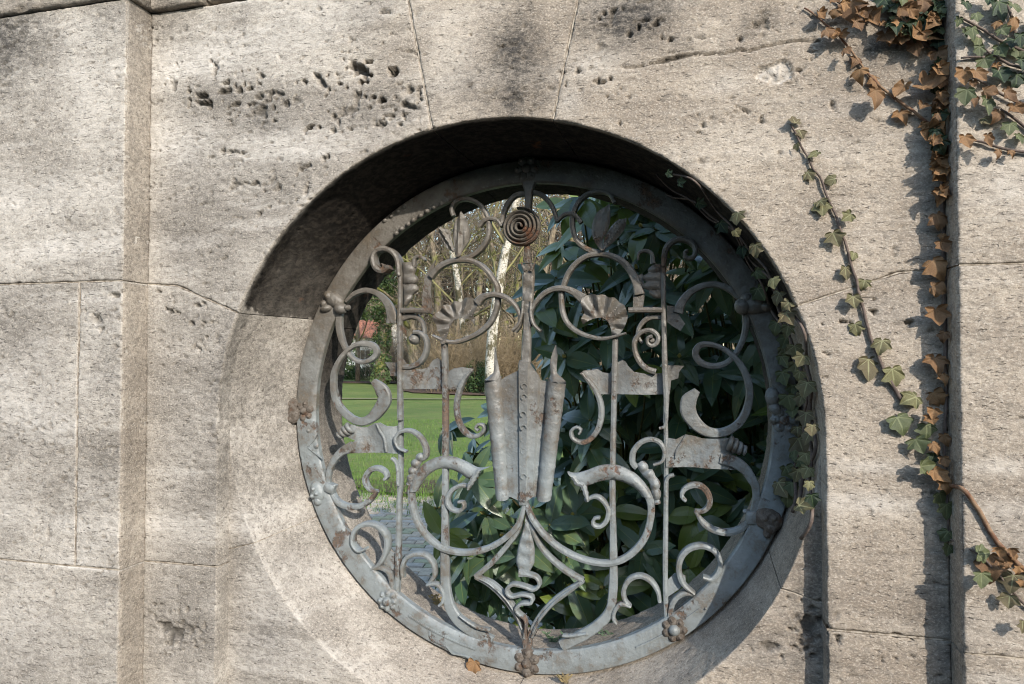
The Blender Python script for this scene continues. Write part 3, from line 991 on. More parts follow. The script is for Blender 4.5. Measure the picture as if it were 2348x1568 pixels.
def joint(pts, y0, y1, hw=0.0016, rec=0.0025, white=False):
    """lime mortar filling one joint, set back a little from the stone faces"""
    v, f = [], []
    P = [Vector(p) for p in pts]
    for i, p in enumerate(P):
        t = (P[min(i + 1, len(P) - 1)] - P[max(i - 1, 0)]).normalized()
        s = Vector((-t.y, t.x)) * hw
        for a, y in ((p + s, y0 + rec), (p - s, y0 + rec), (p - s, y1), (p + s, y1)):
            v.append((a.x, y, a.y))
        if i:
            b = 4 * i
            for q in range(4):
                f.append((b - 4 + q, b - 4 + (q + 1) % 4, b + (q + 1) % 4, b + q))
    k = len(v)
    f += [(0, 1, 2, 3), (k - 4, k - 3, k - 2, k - 1)]
    return link('mortar_joint', mesh_from('mortar_joint', v, f, False), WALL, MORTAR)


r5 = RO + 0.003
joint([kl_t, onarc(AKL, r5)], 0, RD)
joint([kr_t, onarc(AKR, r5)], 0, RD)
joint([(XL, Z1L), jl1, onarc(ASL, r5)], 0, RD)
joint([(XR, Z1R), jr1, onarc(ASR, r5)], 0, RD, rec=0.0015)
joint([(XL, Z2L), (XA, Z2L)], 0, 0.1)
joint([(XB, Z2R), (XR, Z2R)], 0, 0.1, rec=0.0015)
joint([oL, onarc(AJL, r5)], SD, RD)
joint([oR, onarc(AJR, r5)], SD, RD)
joint([(CX, 0.05), onarc(1.5 * math.pi, r5)], SD, RD)
joint([(-2.45, Z1L), (XL - 0.003, Z1L)], -PL, 0.05)
joint([(-2.45, Z2L), (XL - 0.003, Z2L)], -PL, 0.05)
joint([(xj, Z1L - .002), (xj, Z2L + .002)], -PL, 0.05, hw=0.0022, rec=0.0008)
joint([(XR + 0.003, Z1R), (1.6, Z1R)], -PR, 0.05)
joint([(XR + 0.003, Z2R), (1.6, Z2R)], -PR, 0.05)


def reveal_joint(a, ya):
    """mortar of a joint where it runs through the curved reveal"""
    c, s_ = math.cos(a), math.sin(a)
    v, f = [], []
    ys = np.linspace(ya + 0.004, RD, 14)
    for i, y in enumerate(ys):
        sp = min(1.0, max(0.0, (y - SD) / (RD - SD)))
        x0, z0, rr = CX + (CX2 - CX) * sp, CZ + (CZ2 - CZ) * sp, RO + (RS - RO) * sp
        for r_, w in ((rr + 0.0022, 0.0017), (rr + 0.0022, -0.0017), (rr + 0.03, -0.0017), (rr + 0.03, 0.0017)):
            v.append((x0 + r_ * c - s_ * w, y, z0 + r_ * s_ + c * w))
        if i:
            b = 4 * i
            for q in range(4):
                f.append((b - 4 + q, b - 4 + (q + 1) % 4, b + (q + 1) % 4, b + q))
    f += [(0, 1, 2, 3)]
    link('mortar_joint', mesh_from('mortar_joint', v, f, False), WALL, MORTAR)


for a_, y_ in ((AJL, SD), (AJR, SD), (1.5 * math.pi, SD)):
    reveal_joint(a_, y_)


def inner_ring():
    """stones of the opening behind the grille"""
    cuts = [AKR, AKL, ASL, AJL, 1.5 * math.pi, AJR, ASR + 2 * math.pi, AKR + 2 * math.pi]
    R1 = RI + 0.008
    for a0, a1 in zip(cuts, cuts[1:]):
        k = max(4, int((a1 - a0) * R1 / 0.009))
        prof = [(0.88, RD)] + [(r, RD + 0.0005) for r in (R1 + 0.10, R1 + 0.05, R1 + 0.02)] + [(R1 + 0.004, RD + 0.001)] + [(R1, y) for y in np.arange(RD + 0.009, BD - 0.008, 0.009)] + [(R1 + 0.004, BD - 0.001), (R1 + 0.05, BD), (0.88, BD)]
        m = len(prof)
        A = np.linspace(a0 + 0.0015, a1 - 0.0015, k)
        P, D = [], []
        for a in A:
            c, s = math.cos(a), math.sin(a)
            for r, y in prof:
                P.append((CX2 + r * c, y, CZ2 + r * s))
                D.append((c, 0, s) if abs(r - R1) < 0.006 else (0, 0, 0))
        P, D = np.array(P), np.array(D)
        h, pit, _ = relief(P, 1.3)
        low = sstep(0.2, 0.9, -np.sin(np.repeat(A, m)))
        P2 = P + D * (h * 1.5)[:, None]
        f = [(i * m + j, i * m + j + 1, (i + 1) * m + j + 1, (i + 1) * m + j) for i in range(k - 1) for j in range(m - 1)]
        me = mesh_from('reveal_stone', P2, f)
        gr, li, cr, to = surface(P, 5)
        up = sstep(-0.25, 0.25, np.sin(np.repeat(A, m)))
        attr(me, 'grime_shade', np.clip(0.25 + 0.6 * (fbm(P, 12, 4, 66) - 0.3), 0, 1)); attr(me, 'lime', li * 0.2); attr(me, 'crust', up * 0.9); attr(me, 'pit', pit); attr(me, 'tone', to)
        link('reveal_stone', me, WALL, STONE)


inner_ring()


def rear_face():
    """rear side of the wall with the round hole, and the core between"""
    k = 96
    x0, x1, z0, z1 = -2.45, 1.6, 0.0, ZT
    v, f = [], []
    for y, r in ((BD - 0.004, 0.86), (RD + 0.02, 0.86)):
        b = len(v)
        for i in range(k):
            a = 2 * math.pi * i / k
            c, s = math.cos(a), math.sin(a)
            v.append((CX + r * c, y, CZ + r * s))
            t = min((x1 - CX) / c if c > 1e-9 else (x0 - CX) / c if c < -1e-9 else 9e9, (z1 - CZ) / s if s > 1e-9 else (z0 - CZ) / s if s < -1e-9 else 9e9)
            v.append((CX + t * c, y, CZ + t * s))
        for i in range(k):
            j = (i + 1) % k
            f.append((b + 2 * i, b + 2 * j, b + 2 * j + 1, b + 2 * i + 1))
    me = mesh_from('rear_face', v, f, False)
    for a, val in (('grime_shade', .3), ('lime', 0), ('crust', 0), ('pit', 0), ('tone', .5)):
        attr(me, a, np.full(len(v), val))
    link('rear_face', me, WALL, STONE)
    for xa in (-2.45, 1.6):                          # end faces, so that no light enters the core
        me = mesh_from('end_face', [(xa, -0.05, 0), (xa, BD, 0), (xa, BD, ZT), (xa, -0.05, ZT)], [(0, 1, 2, 3)], False)
        for a, val in (('grime_shade', .3), ('lime', 0), ('crust', 0), ('pit', 0), ('tone', .5)):
            attr(me, a, np.full(4, val))
        link('end_face', me, WALL, STONE)


rear_face()


def coping():
    """coping course: slightly overhanging, rough-edged slabs"""
    segs = [(-2.47, XL + 0.012, -PL - 0.012), (XL + 0.016, U2(472, 10)[0], -0.020), (U2(472, 10)[0] + 0.006, -0.30, -0.004), (-0.296, XR - 0.02, -0.016), (XR - 0.016, 1.62, -PR - 0.012)]
    for q, (xa, xb, yf) in enumerate(segs):
        xs = np.linspace(xa, xb, max(3, int((xb - xa) / 0.012)))
        lift = 0.010 if q == 2 else 0.0
        prof = [(BD + 0.05, ZT + 0.003)] + [(y, ZT + 0.002 + lift) for y in np.linspace(0.02, yf + 0.006, 6)] + [(yf, z) for z in np.linspace(ZT + 0.008 + lift, ZT + 0.11, 10)] + [(yf + 0.01, ZT + 0.12), (0.24, ZT + 0.19), (BD + 0.05, ZT + 0.12), (BD + 0.05, ZT + 0.003)]
        m = len(prof)
        P = np.array([(x, y, z) for x in xs for y, z in prof])
        h, pit, _ = relief(P, 1.2)
        P2 = P.copy()
        fr = (np.tile([1 if y < 0.03 else 0 for y, z in prof], len(xs))) > 0
        P2[fr, 1] += h[fr] * 2.0
        P2[fr, 2] += 0.010 * (fbm(P[fr], 22, 4, 55) - 0.5)
        f = [(i * m + j, i * m + j + 1, (i + 1) * m + j + 1, (i + 1) * m + j) for i in range(len(xs) - 1) for j in range(m - 1)]
        f += [tuple(range(m - 1)), tuple((len(xs) - 1) * m + i for i in range(m - 1))]
        me = mesh_from('coping_stone', P2, f)
        for a, val in (('lime', .1), ('crust', 0), ('tone', .3)):
            attr(me, a, np.full(len(P), val))
        attr(me, 'grime_shade', np.clip(0.3 + 0.9 * (fbm(P, 14, 4, 7) - 0.4), 0, 1)); attr(me, 'pit', pit)
        link('coping_stone', me, WALL, STONE)


coping()
# ------------------------------------------------------------------ the wrought iron grille
GY = GF + 0.0165                                               # depth of the grille's middle plane
GRC = (CX2, CZ2)
ZP = 0.000363                                            # one survey unit in metres at that depth
GRILLE = empty('window_grille', (GRC[0], GY, GRC[1] - RM2), 'round wrought iron window grille of scrolls and banners in worn grey paint', 'grille')


def spline(P, step):
    """Catmull-Rom through points (n x k), resampled"""
    P = np.array(P, float)
    if len(P) < 3:
        k = max(2, int(np.linalg.norm(P[1, :3] - P[0, :3]) / step) + 1)
        t = np.linspace(0, 1, k)[:, None]
        return P[0] * (1 - t) + P[1] * t
    Q = np.vstack([2 * P[0] - P[1], P, 2 * P[-1] - P[-2]])
    out = []
    for i in range(1, len(Q) - 2):
        p0, p1, p2, p3 = Q[i - 1:i + 3]
        k = max(2, int(np.linalg.norm(p2[:3] - p1[:3]) / step))
        for t in np.arange(k) / k:
            out.append(0.5 * (2 * p1 + (p2 - p0) * t + (2 * p0 - 5 * p1 + 4 * p2 - p3) * t * t + (3 * p1 - p0 - 3 * p2 + p3) * t ** 3))
    out.append(P[-1])
    return np.array(out)


def lerp_list(v, n):
    v = np.atleast_1d(np.array(v, float))
    if len(v) == 1:
        return np.full(n, v[0])
    return np.interp(np.linspace(0, 1, n), np.linspace(0, 1, len(v)), v)


def sweep_mesh(name, C, hw, hd, ridge=0.0, wob=0.0006):
    """bar along C (n x 3, in the grille plane): hw half width in the plane, hd half depth"""
    n = len(C)
    T = np.gradient(C, axis=0)
    T /= np.linalg.norm(T, axis=1)[:, None] + 1e-12
    Yv = np.array([0, 1.0, 0])
    Sd = np.cross(T, Yv)
    Sd /= np.linalg.norm(Sd, axis=1)[:, None] + 1e-12
    c = 0.66
    e = 0.80
    sec = [(-1, c), (-1, -c), (-e, -1), (0, -1 - ridge), (e, -1), (1, -c), (1, c), (e, 1), (-e, 1)]
    m = len(sec)
    jit = wob * 2 * (fbm(C, 55, 3, 15) - 0.5)
    V = []
    for i in range(n):
        for a, b in sec:
            V.append(C[i] + Sd[i] * (a * (hw[i] + jit[i])) + Yv * (b * hd[i]))
    f = [(i * m + j, i * m + (j + 1) % m, (i + 1) * m + (j + 1) % m, (i + 1) * m + j) for i in range(n - 1) for j in range(m)]
    f += [tuple(range(m)), tuple((n - 1) * m + j for j in range(m))]
    return mesh_from(name, V, f, True, 24)


def bar(name, fr, pts, w=40, dep=0.016, y=0.0, parent=None, mat=None, ridge=0.15, taper=None, label=None):
    fs = fr if isinstance(fr, (list, tuple)) else [fr] * len(pts)
    ys = lerp_list(y, len(pts))
    P = []
    for q, ff, yy in zip(pts, fs, ys):
        p = U(*F(ff, *q), GY + yy)
        P.append((p.x, p.y, p.z))
    C = spline(P, 0.006)
    hw = lerp_list(w, len(C)) * ZP / 2
    hd = lerp_list(dep, len(C)) / 2 * 1.25
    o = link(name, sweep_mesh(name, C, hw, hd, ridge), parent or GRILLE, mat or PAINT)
    if label:
        o['label'] = label
    return o


def plate(name, fr, pts, yfun=None, th=0.004, y=0.0, parent=None, mat=None, st=0.008, smooth_outline=True):
    """sheet iron cut to an outline, beaten to the relief yfun(x, z) (metres towards the viewer)"""
    W = [U(*F(fr, *q), GY + y) for q in pts]
    P = np.array([(p.x, p.z) for p in W])
    if smooth_outline:
        Pc = spline(np.vstack([P, P[:1]]), st * 0.8)[:-1]
    else:
        Pc = []
        for i in range(len(P)):
            a, b = P[i], P[(i + 1) % len(P)]
            k = max(1, int(np.linalg.norm(b - a) / st))
            Pc += [a + (b - a) * t / k for t in range(k)]
        Pc = np.array(Pc)
    k = len(Pc)
    x0, z0 = Pc.min(0)
    x1, z1 = Pc.max(0)
    gx, gz = np.meshgrid(np.arange(x0 + st / 2, x1, st), np.arange(z0 + st / 2, z1, st))
    q = np.stack([gx.ravel(), gz.ravel()], 1)
    q = q[inpoly(q[:, 0], q[:, 1], [tuple(a) for a in Pc])]
    q = np.array([a for a in q if np.min(np.abs(Pc - a).sum(1)) > st * 0.45]).reshape(-1, 2)
    res = delaunay_2d_cdt([Vector(a) for a in Pc] + [Vector(a) for a in q], [(i, (i + 1) % k) for i in range(k)], [list(range(k))], 1, 1e-8)
    vv = np.array([(v.x, v.y) for v in res[0]])
    fa = [tuple(a) for a in res[2]]
    rel = yfun(vv[:, 0], vv[:, 1]) if yfun else np.zeros(len(vv))
    rel = rel + 0.0016 * (fbm(np.stack([vv[:, 0], vv[:, 1], 0 * vv[:, 0]], 1), 22, 3, 9) - 0.5)
    n = len(vv)
    V = [(a, GY + y - r - th / 2, b) for (a, b), r in zip(vv, rel)] + [(a, GY + y - r + th / 2, b) for (a, b), r in zip(vv, rel)]
    fc = fa + [tuple(reversed([i + n for i in t])) for t in fa]
    orig = {}
    for ni, ids in enumerate(res[3]):
        for a in ids:
            orig[a] = ni
    for i in range(k):
        a, b = orig[i], orig[(i + 1) % k]
        fc.append((b, a, a + n, b + n))
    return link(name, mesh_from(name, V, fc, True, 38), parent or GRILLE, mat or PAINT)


def W2(fr, x, y):
    p = U(*F(fr, x, y), GY)
    return p.x, p.z


def lathe_ring(name, prof, parent, mat, k=220, c=GRC, a0=0, a1=2 * math.pi):
    V, f = [], []
    m = len(prof)
    full = abs(a1 - a0 - 2 * math.pi) < 1e-6
    kk = k if full else k + 1
    for i in range(kk):
        a = a0 + (a1 - a0) * i / k
        for r, y in prof:
            V.append((c[0] + r * math.cos(a), y, c[1] + r * math.sin(a)))
    for i in range(k):
        i2 = (i + 1) % kk
        for j in range(m):
            f.append((i * m + j, i * m + (j + 1) % m, i2 * m + (j + 1) % m, i2 * m + j))
    V = np.array(V)
    V[:, 1] += 0.003 * (fbm(V, 9, 3, 21) - 0.5)
    return link(name, mesh_from(name, V, f, True, 40), parent, mat)


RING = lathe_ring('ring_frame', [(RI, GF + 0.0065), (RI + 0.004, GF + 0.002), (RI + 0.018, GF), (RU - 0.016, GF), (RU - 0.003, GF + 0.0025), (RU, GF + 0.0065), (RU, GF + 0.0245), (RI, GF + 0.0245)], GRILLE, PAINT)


def dome_cluster(name, x, z, y, items, parent, mat, seg=10, rings=5):
    """bosses, petals: items (dx, dz, rx, rz, height, turn, dy)"""
    V, f = [], []
    for dx, dz, rx, rz, h, tn, dy in items:
        b = len(V)
        ct, st = math.cos(tn), math.sin(tn)
        for i in range(rings):
            t = i / (rings - 1) * math.pi / 2
            for j in range(seg):
                a = 2 * math.pi * j / seg
                u, v = rx * math.cos(t) * math.cos(a), rz * math.cos(t) * math.sin(a)
                V.append((x + dx + u * ct - v * st, y + dy - h * math.sin(t), z + dz + u * st + v * ct))
        for i in range(rings - 1):
            for j in range(seg):
                f.append((b + i * seg + j, b + i * seg + (j + 1) % seg, b + (i + 1) * seg + (j + 1) % seg, b + (i + 1) * seg + j))
        f.append(tuple(b + j for j in reversed(range(seg))))
    V = np.array(V)
    V += 0.0014 * (np.stack([fbm(V, 80, 2, s) for s in (1, 2, 3)], 1) - 0.5)
    return link(name, mesh_from(name, V, f, True, 60), parent, mat)


def rosette(px, py, r, petals, mat, core=0.36, turn=0.0, knob=False):
    r *= 0.88
    p = U(px, py, GF)
    it = [(0, 0, r * 0.95, r * 0.95, 0.004, 0, 0.002)]
    for i in range(petals):
        a = turn + 2 * math.pi * i / petals
        it.append((math.cos(a) * r * 0.60, math.sin(a) * r * 0.60, r * 0.42, r * 0.36, 0.0075, a, 0.001 * (i % 2)))
        it.append((math.cos(a) * r * 0.72, math.sin(a) * r * 0.72, r * 0.20, r * 0.19, 0.010, a, 0.0))
    o = dome_cluster('rosette', p.x, p.z, GF + 0.001, it, GRILLE, mat)
    dome_cluster('rosette_boss', p.x, p.z, GF - 0.0025, [(0, 0, r * core, r * core, 0.016 if knob else 0.010, 0, 0)], o, PAINT if knob else mat, 14, 6)
    return o


rosette(1207, 387, 0.042, 6, PAINT)
rosette(1207, 1520, 0.044, 6, RUST, turn=0.5)
rosette(697, 942, 0.036, 6, RUST, turn=0.3)
rosette(1797, 963, 0.038, 6, PAINT)
rosette(*F(5, 1005, 930), 0.036, 8, PAINT, 0.42, knob=True)
rosette(*F(6, 1240, 1150), 0.038, 7, RUST, 0.45, knob=True)


def bracket(fr, items, mat):
    """cast leaf bracket with its lumps, riveted to the ring"""
    V = []
    c = U(*F(fr, items[0][0], items[0][1]), GF)
    it = []
    for x, y, rx, rz, h, tn in items:
        p = U(*F(fr, x, y), GF)
        it.append((p.x - c.x, p.z - c.z, rx * ZP, rz * ZP, h, rad(tn), 0))
    return dome_cluster('leaf_bracket', c.x, c.z, GF + 0.001, it, GRILLE, mat, 12, 6)


bracket(3, [(600, 140, 95, 60, .016, -30), (540, 205, 55, 32, .018, 10), (650, 205, 60, 48, .022, -10), (560, 110, 50, 40, .018, -60), (700, 200, 30, 26, .016, 0), (520, 170, 30, 34, .012, 0)], PAINT)
bracket(4, [(1850, 175, 120, 70, .016, 0), (1940, 190, 50, 40, .020, 0), (1760, 190, 55, 60, .022, 20), (1890, 140, 45, 40, .018, 0), (1790, 130, 40, 40, .016, 0)], PAINT)
bracket(5, [(470, 90, 60, 90, .014, 20), (455, 70, 28, 26, .020, 0), (478, 105, 24, 24, .020, 0), (440, 125, 24, 24, .018, 0), (475, 165, 34, 40, .012, 10)], PAINT)
bracket(6, [(1960, 310, 100, 80, .016, -20), (1990, 290, 40, 34, .020, 0), (1930, 290, 34, 36, .020, 0), (1970, 370, 44, 50, .018, 10), (1950, 415, 30, 34, .014, 0), (2020, 330, 34, 40, .016, 0)], RUST)
bracket(3, [(280, 990, 70, 110, .012, 0), (250, 930, 40, 40, .014, 0), (260, 1050, 44, 36, .014, 0)], RUST)
bracket(4, [(1990, 880, 50, 70, .016, 0), (2010, 970, 40, 50, .014, 30)], PAINT)

# hammered studs on the ring
for x, y in ((1070, 1000), (1110, 965), (1160, 930), (1200, 900), (1255, 865), (1305, 830), (1360, 800), (1415, 775), (985, 905), (1035, 868), (1085, 835), (1135, 795)):
    p = U(*F(1, x, y), GF - 0.0005)
    dome_cluster('stud', p.x, p.z, GF + 0.0005, [(0, 0, 0.0080, 0.0068, 0.0075, rad(35), 0)], RING, PAINT, 8, 4)
for fr, x, y, r in ((3, 400, 1140, 18), (3, 460, 1255, 24), (6, 1480, 990, 10)):
    p = U(*F(fr, x, y), GF - 0.0005)
    dome_cluster('stud', p.x, p.z, GF + 0.0005, [(0, 0, r * ZP, r * ZP, 0.006, 0, 0)], RING, PAINT, 8, 4)
# raised fillets hammered on the ring
for fr, pts, w in ((5, [(1170, 1040), (1290, 1120), (1420, 1190), (1560, 1255), (1680, 1300)], 14), (5, [(1330, 1160), (1340, 1220), (1400, 1250), (1470, 1290), (1500, 1330), (1600, 1350), (1680, 1400)], 12),
                   (6, [(950, 1285), (1050, 1240), (1150, 1190)], 12), (6, [(1330, 1060), (1430, 990)], 8), (3, [(400, 1260), (440, 1215), (470, 1170)], 8), (3, [(400, 1270), (450, 1310), (510, 1355)], 8)):
    fs = [fr] * len(pts)
    P = [U(*F(fr, *q), GF - 0.0005) for q in pts]
    C = spline([tuple(p) for p in P], 0.008)
    link('hammered_fillet', sweep_mesh('hammered_fillet', C, np.full(len(C), w * ZP / 2), np.full(len(C), 0.003)), RING, PAINT)

# upright bars
bar('upright_bar', [1, 1, 3, 3, 3], [(1108, 1300), (1106, 1540), (1103, 300), (1103, 900), (1105, 1058)], [36, 36, 38, 40, 44], y=-0.008)
bar('upright_bar', [3, 3, 3, 3, 5, 5, 5], [(1108, 1000), (1108, 1150), (1108, 1300), (1106, 1500), (1097, 200), (1090, 600), (1078, 900)], [34, 36, 40, 42, 44], y=0.004)
bar('hooked_bar', [3, 3, 3, 3], [(1040, 1350), (1070, 1375), (1088, 1440), (1090, 1560)], [22, 26, 28, 20], y=-0.012, dep=0.014)
bar('upright_bar', [2, 2, 4, 4, 4, 4], [(1158, 1250), (1158, 1500), (1160, 300), (1170, 700), (1180, 900), (1172, 1080)], [34, 34, 36, 40, 44, 30], y=-0.008)
bar('hooked_bar', 4, [(1182, 1000), (1178, 1070), (1160, 1112), (1125, 1120)], [28, 26, 24, 18], y=-0.012, dep=0.014)
bar('upright_bar', [4, 4, 4, 6, 6, 6], [(1172, 950), (1178, 1250), (1178, 1500), (1175, 300), (1172, 800), (1185, 1100)], [30, 34, 38, 36], y=0.004)
bar('hooked_bar', [4, 4, 4, 6], [(1238, 1478), (1200, 1488), (1178, 1530), (1175, 120)], [26, 28, 30, 20], y=-0.012, dep=0.014)
bar('upright_bar', [3, 3, 3, 5, 5, 5, 5, 5, 5, 5, 5], [(1440, 440), (1450, 800), (1450, 1300), (1448, 100), (1446, 550), (1450, 800), (1480, 960), (1550, 1075), (1650, 1155), (1750, 1205), (1810, 1235)],
    [46, 46, 46, 48, 48, 50, 56, 70, 80, 88, 70], y=0.0)
bar('upright_bar', [4, 4, 4, 6, 6, 6, 6, 6, 6, 6], [(790, 440), (782, 800), (772, 1300), (768, 100), (776, 600), (772, 850), (745, 1010), (660, 1110), (540, 1190), (380, 1270)],
    [42, 42, 40, 42, 44, 46, 56, 66, 76, 84], y=0.0)


def rope(name, fr, pts, w, y=-0.01):
    P = [U(*F(fr, *q), GY + y) for q in pts]
    C = spline([tuple(p) for p in P], 0.0035)
    hw = lerp_list(w, len(C)) * ZP / 2 * (1 + 0.16 * np.sin(np.arange(len(C)) * 1.7))
    return link(name, sweep_mesh(name, C, hw, np.full(len(C), 0.008), 0.3), GRILLE, PAINT)


rope('beaded_edge', 5, [(1560, 1040), (1620, 1085), (1700, 1130), (1795, 1150)], [14, 24, 28, 24], -0.012)
rope('beaded_edge', 6, [(570, 1175), (500, 1188), (440, 1195), (390, 1192)], [14, 24, 28, 24], -0.012)

# middle stem
bar('centre_stem', [1, 1, 1, 1], [(2087, 610), (2085, 680), (2085, 760), (2080, 840)], [120, 66, 52, 52], y=-0.004)
bar('centre_stem', [1, 1, 1], [(2072, 1080), (2076, 1160), (2080, 1230)], [40, 42, 50], y=0.0)


def ladder(fr, pts, widths, steps, y=-0.006, dents=0.005):
    """beaten leaf stem with a row of thumb dents"""
    P = [U(*F(fr, *q), GY + y) for q in pts]
    C = spline([tuple(p) for p in P], 0.004)
    n = len(C)
    hw = lerp_list(widths, n) * ZP / 2
    V, f = [], []
    m = 9
    for i in range(n):
        ph = i / n * steps * 2 * math.pi
        d = dents * (0.5 - 0.5 * math.cos(ph))
        for j in range(m):
            u = -1 + 2 * j / (m - 1)
            prof = 0.0075 * (1 - u * u) ** 0.5 - d * max(0.0, 1 - (u / 0.72) ** 4)
            V.append((C[i][0] + u * hw[i], C[i][1] - prof, C[i][2]))
        for j in range(m):
            u = 1 - 2 * j / (m - 1)
            V.append((C[i][0] + u * hw[i], C[i][1] + 0.007, C[i][2]))
    m2 = 2 * m
    f = [(i * m2 + j, i * m2 + (j + 1) % m2, (i + 1) * m2 + (j + 1) % m2, (i + 1) * m2 + j) for i in range(n - 1) for j in range(m2)]
    f += [tuple(range(m2)), tuple((n - 1) * m2 + j for j in range(m2))]
    return link('dented_leaf_stem', mesh_from('dented_leaf_stem', V, f, True, 60), GRILLE, PAINT)


ladder([1], [(2080, 1225), (2080, 1330), (2078, 1450), (2075, 1570)], [50, 92, 90, 84, 78], 3.2) if False else None
st = [F(1, 2082, 1235), F(1, 2082, 1330), F(1, 2078, 1450), F(1, 2075, 1570), F(3, 2070, 170), F(3, 2068, 260)]
ladder(0, st, [76, 96, 92, 86, 80, 58], 3.6)
for sx in (-1, 1):
    bar('stem_tip', 1, [(2080 + sx * 20, 1290), (2080 + sx * 38, 1255), (2080 + sx * 52, 1222)], [26, 20, 8], y=-0.01, dep=0.01)
st = [F(3, 2068, 240), F(3, 2070, 340), F(3, 2068, 440), F(3, 2064, 540), F(3, 2062, 640)]
ladder(0, st, [54, 58, 70, 74, 78], 2.0, -0.008, 0.003)
bar('collar_clip', 3, [(2058, 610), (2052, 650), (2060, 685)], [84, 92, 70], y=-0.022, dep=0.018)
for sx, fr in ((-1, 3), (1, 4)):
    c = 2040 if fr == 3 else 118
    bar('stem_scroll', fr, [(c + sx * 12 + 18, 150), (c + sx * 14 + 10, 250), (c + sx * 32, 330), (c + sx * 78, 378)] if fr == 3 else [(150, 150), (148, 250), (170, 330), (222, 382)], [20, 24, 26, 22], y=[-0.004, -0.010], dep=0.018)


def spiral_boss():
    p = U(*F(1, 2032, 962), GY)
    n = 420
    t = np.linspace(0, 1, n)
    a = rad(100) - t * 2 * math.pi * 4.3
    r = 0.0500 * (1 - t) ** 0.92 + 0.004
    C = np.stack([p.x + r * np.cos(a), GY - 0.012 - 0.012 * t + 0.0 * t, p.z + r * np.sin(a)], 1)
    hw = np.interp(t, [0, .05, .9, 1], [0.003, 0.0048, 0.0045, 0.003])
    o = link('spiral_boss', sweep_mesh('spiral_boss', C, hw, np.full(n, 0.010), 0.5, 0.0008), GRILLE, PAINT)
    k = 32
    V = [(p.x + 0.047 * math.cos(2 * math.pi * i / k), GY - 0.003, p.z + 0.047 * math.sin(2 * math.pi * i / k)) for i in range(k)]
    V += [(x, GY + 0.004, z) for x, y, z in V]
    f = [tuple(range(k)), tuple(reversed(range(k, 2 * k)))] + [(i, (i + 1) % k, k + (i + 1) % k, k + i) for i in range(k)]
    link('boss_backing', mesh_from('boss_backing', V, f, False), o, PAINT)
    return o


spiral_boss()

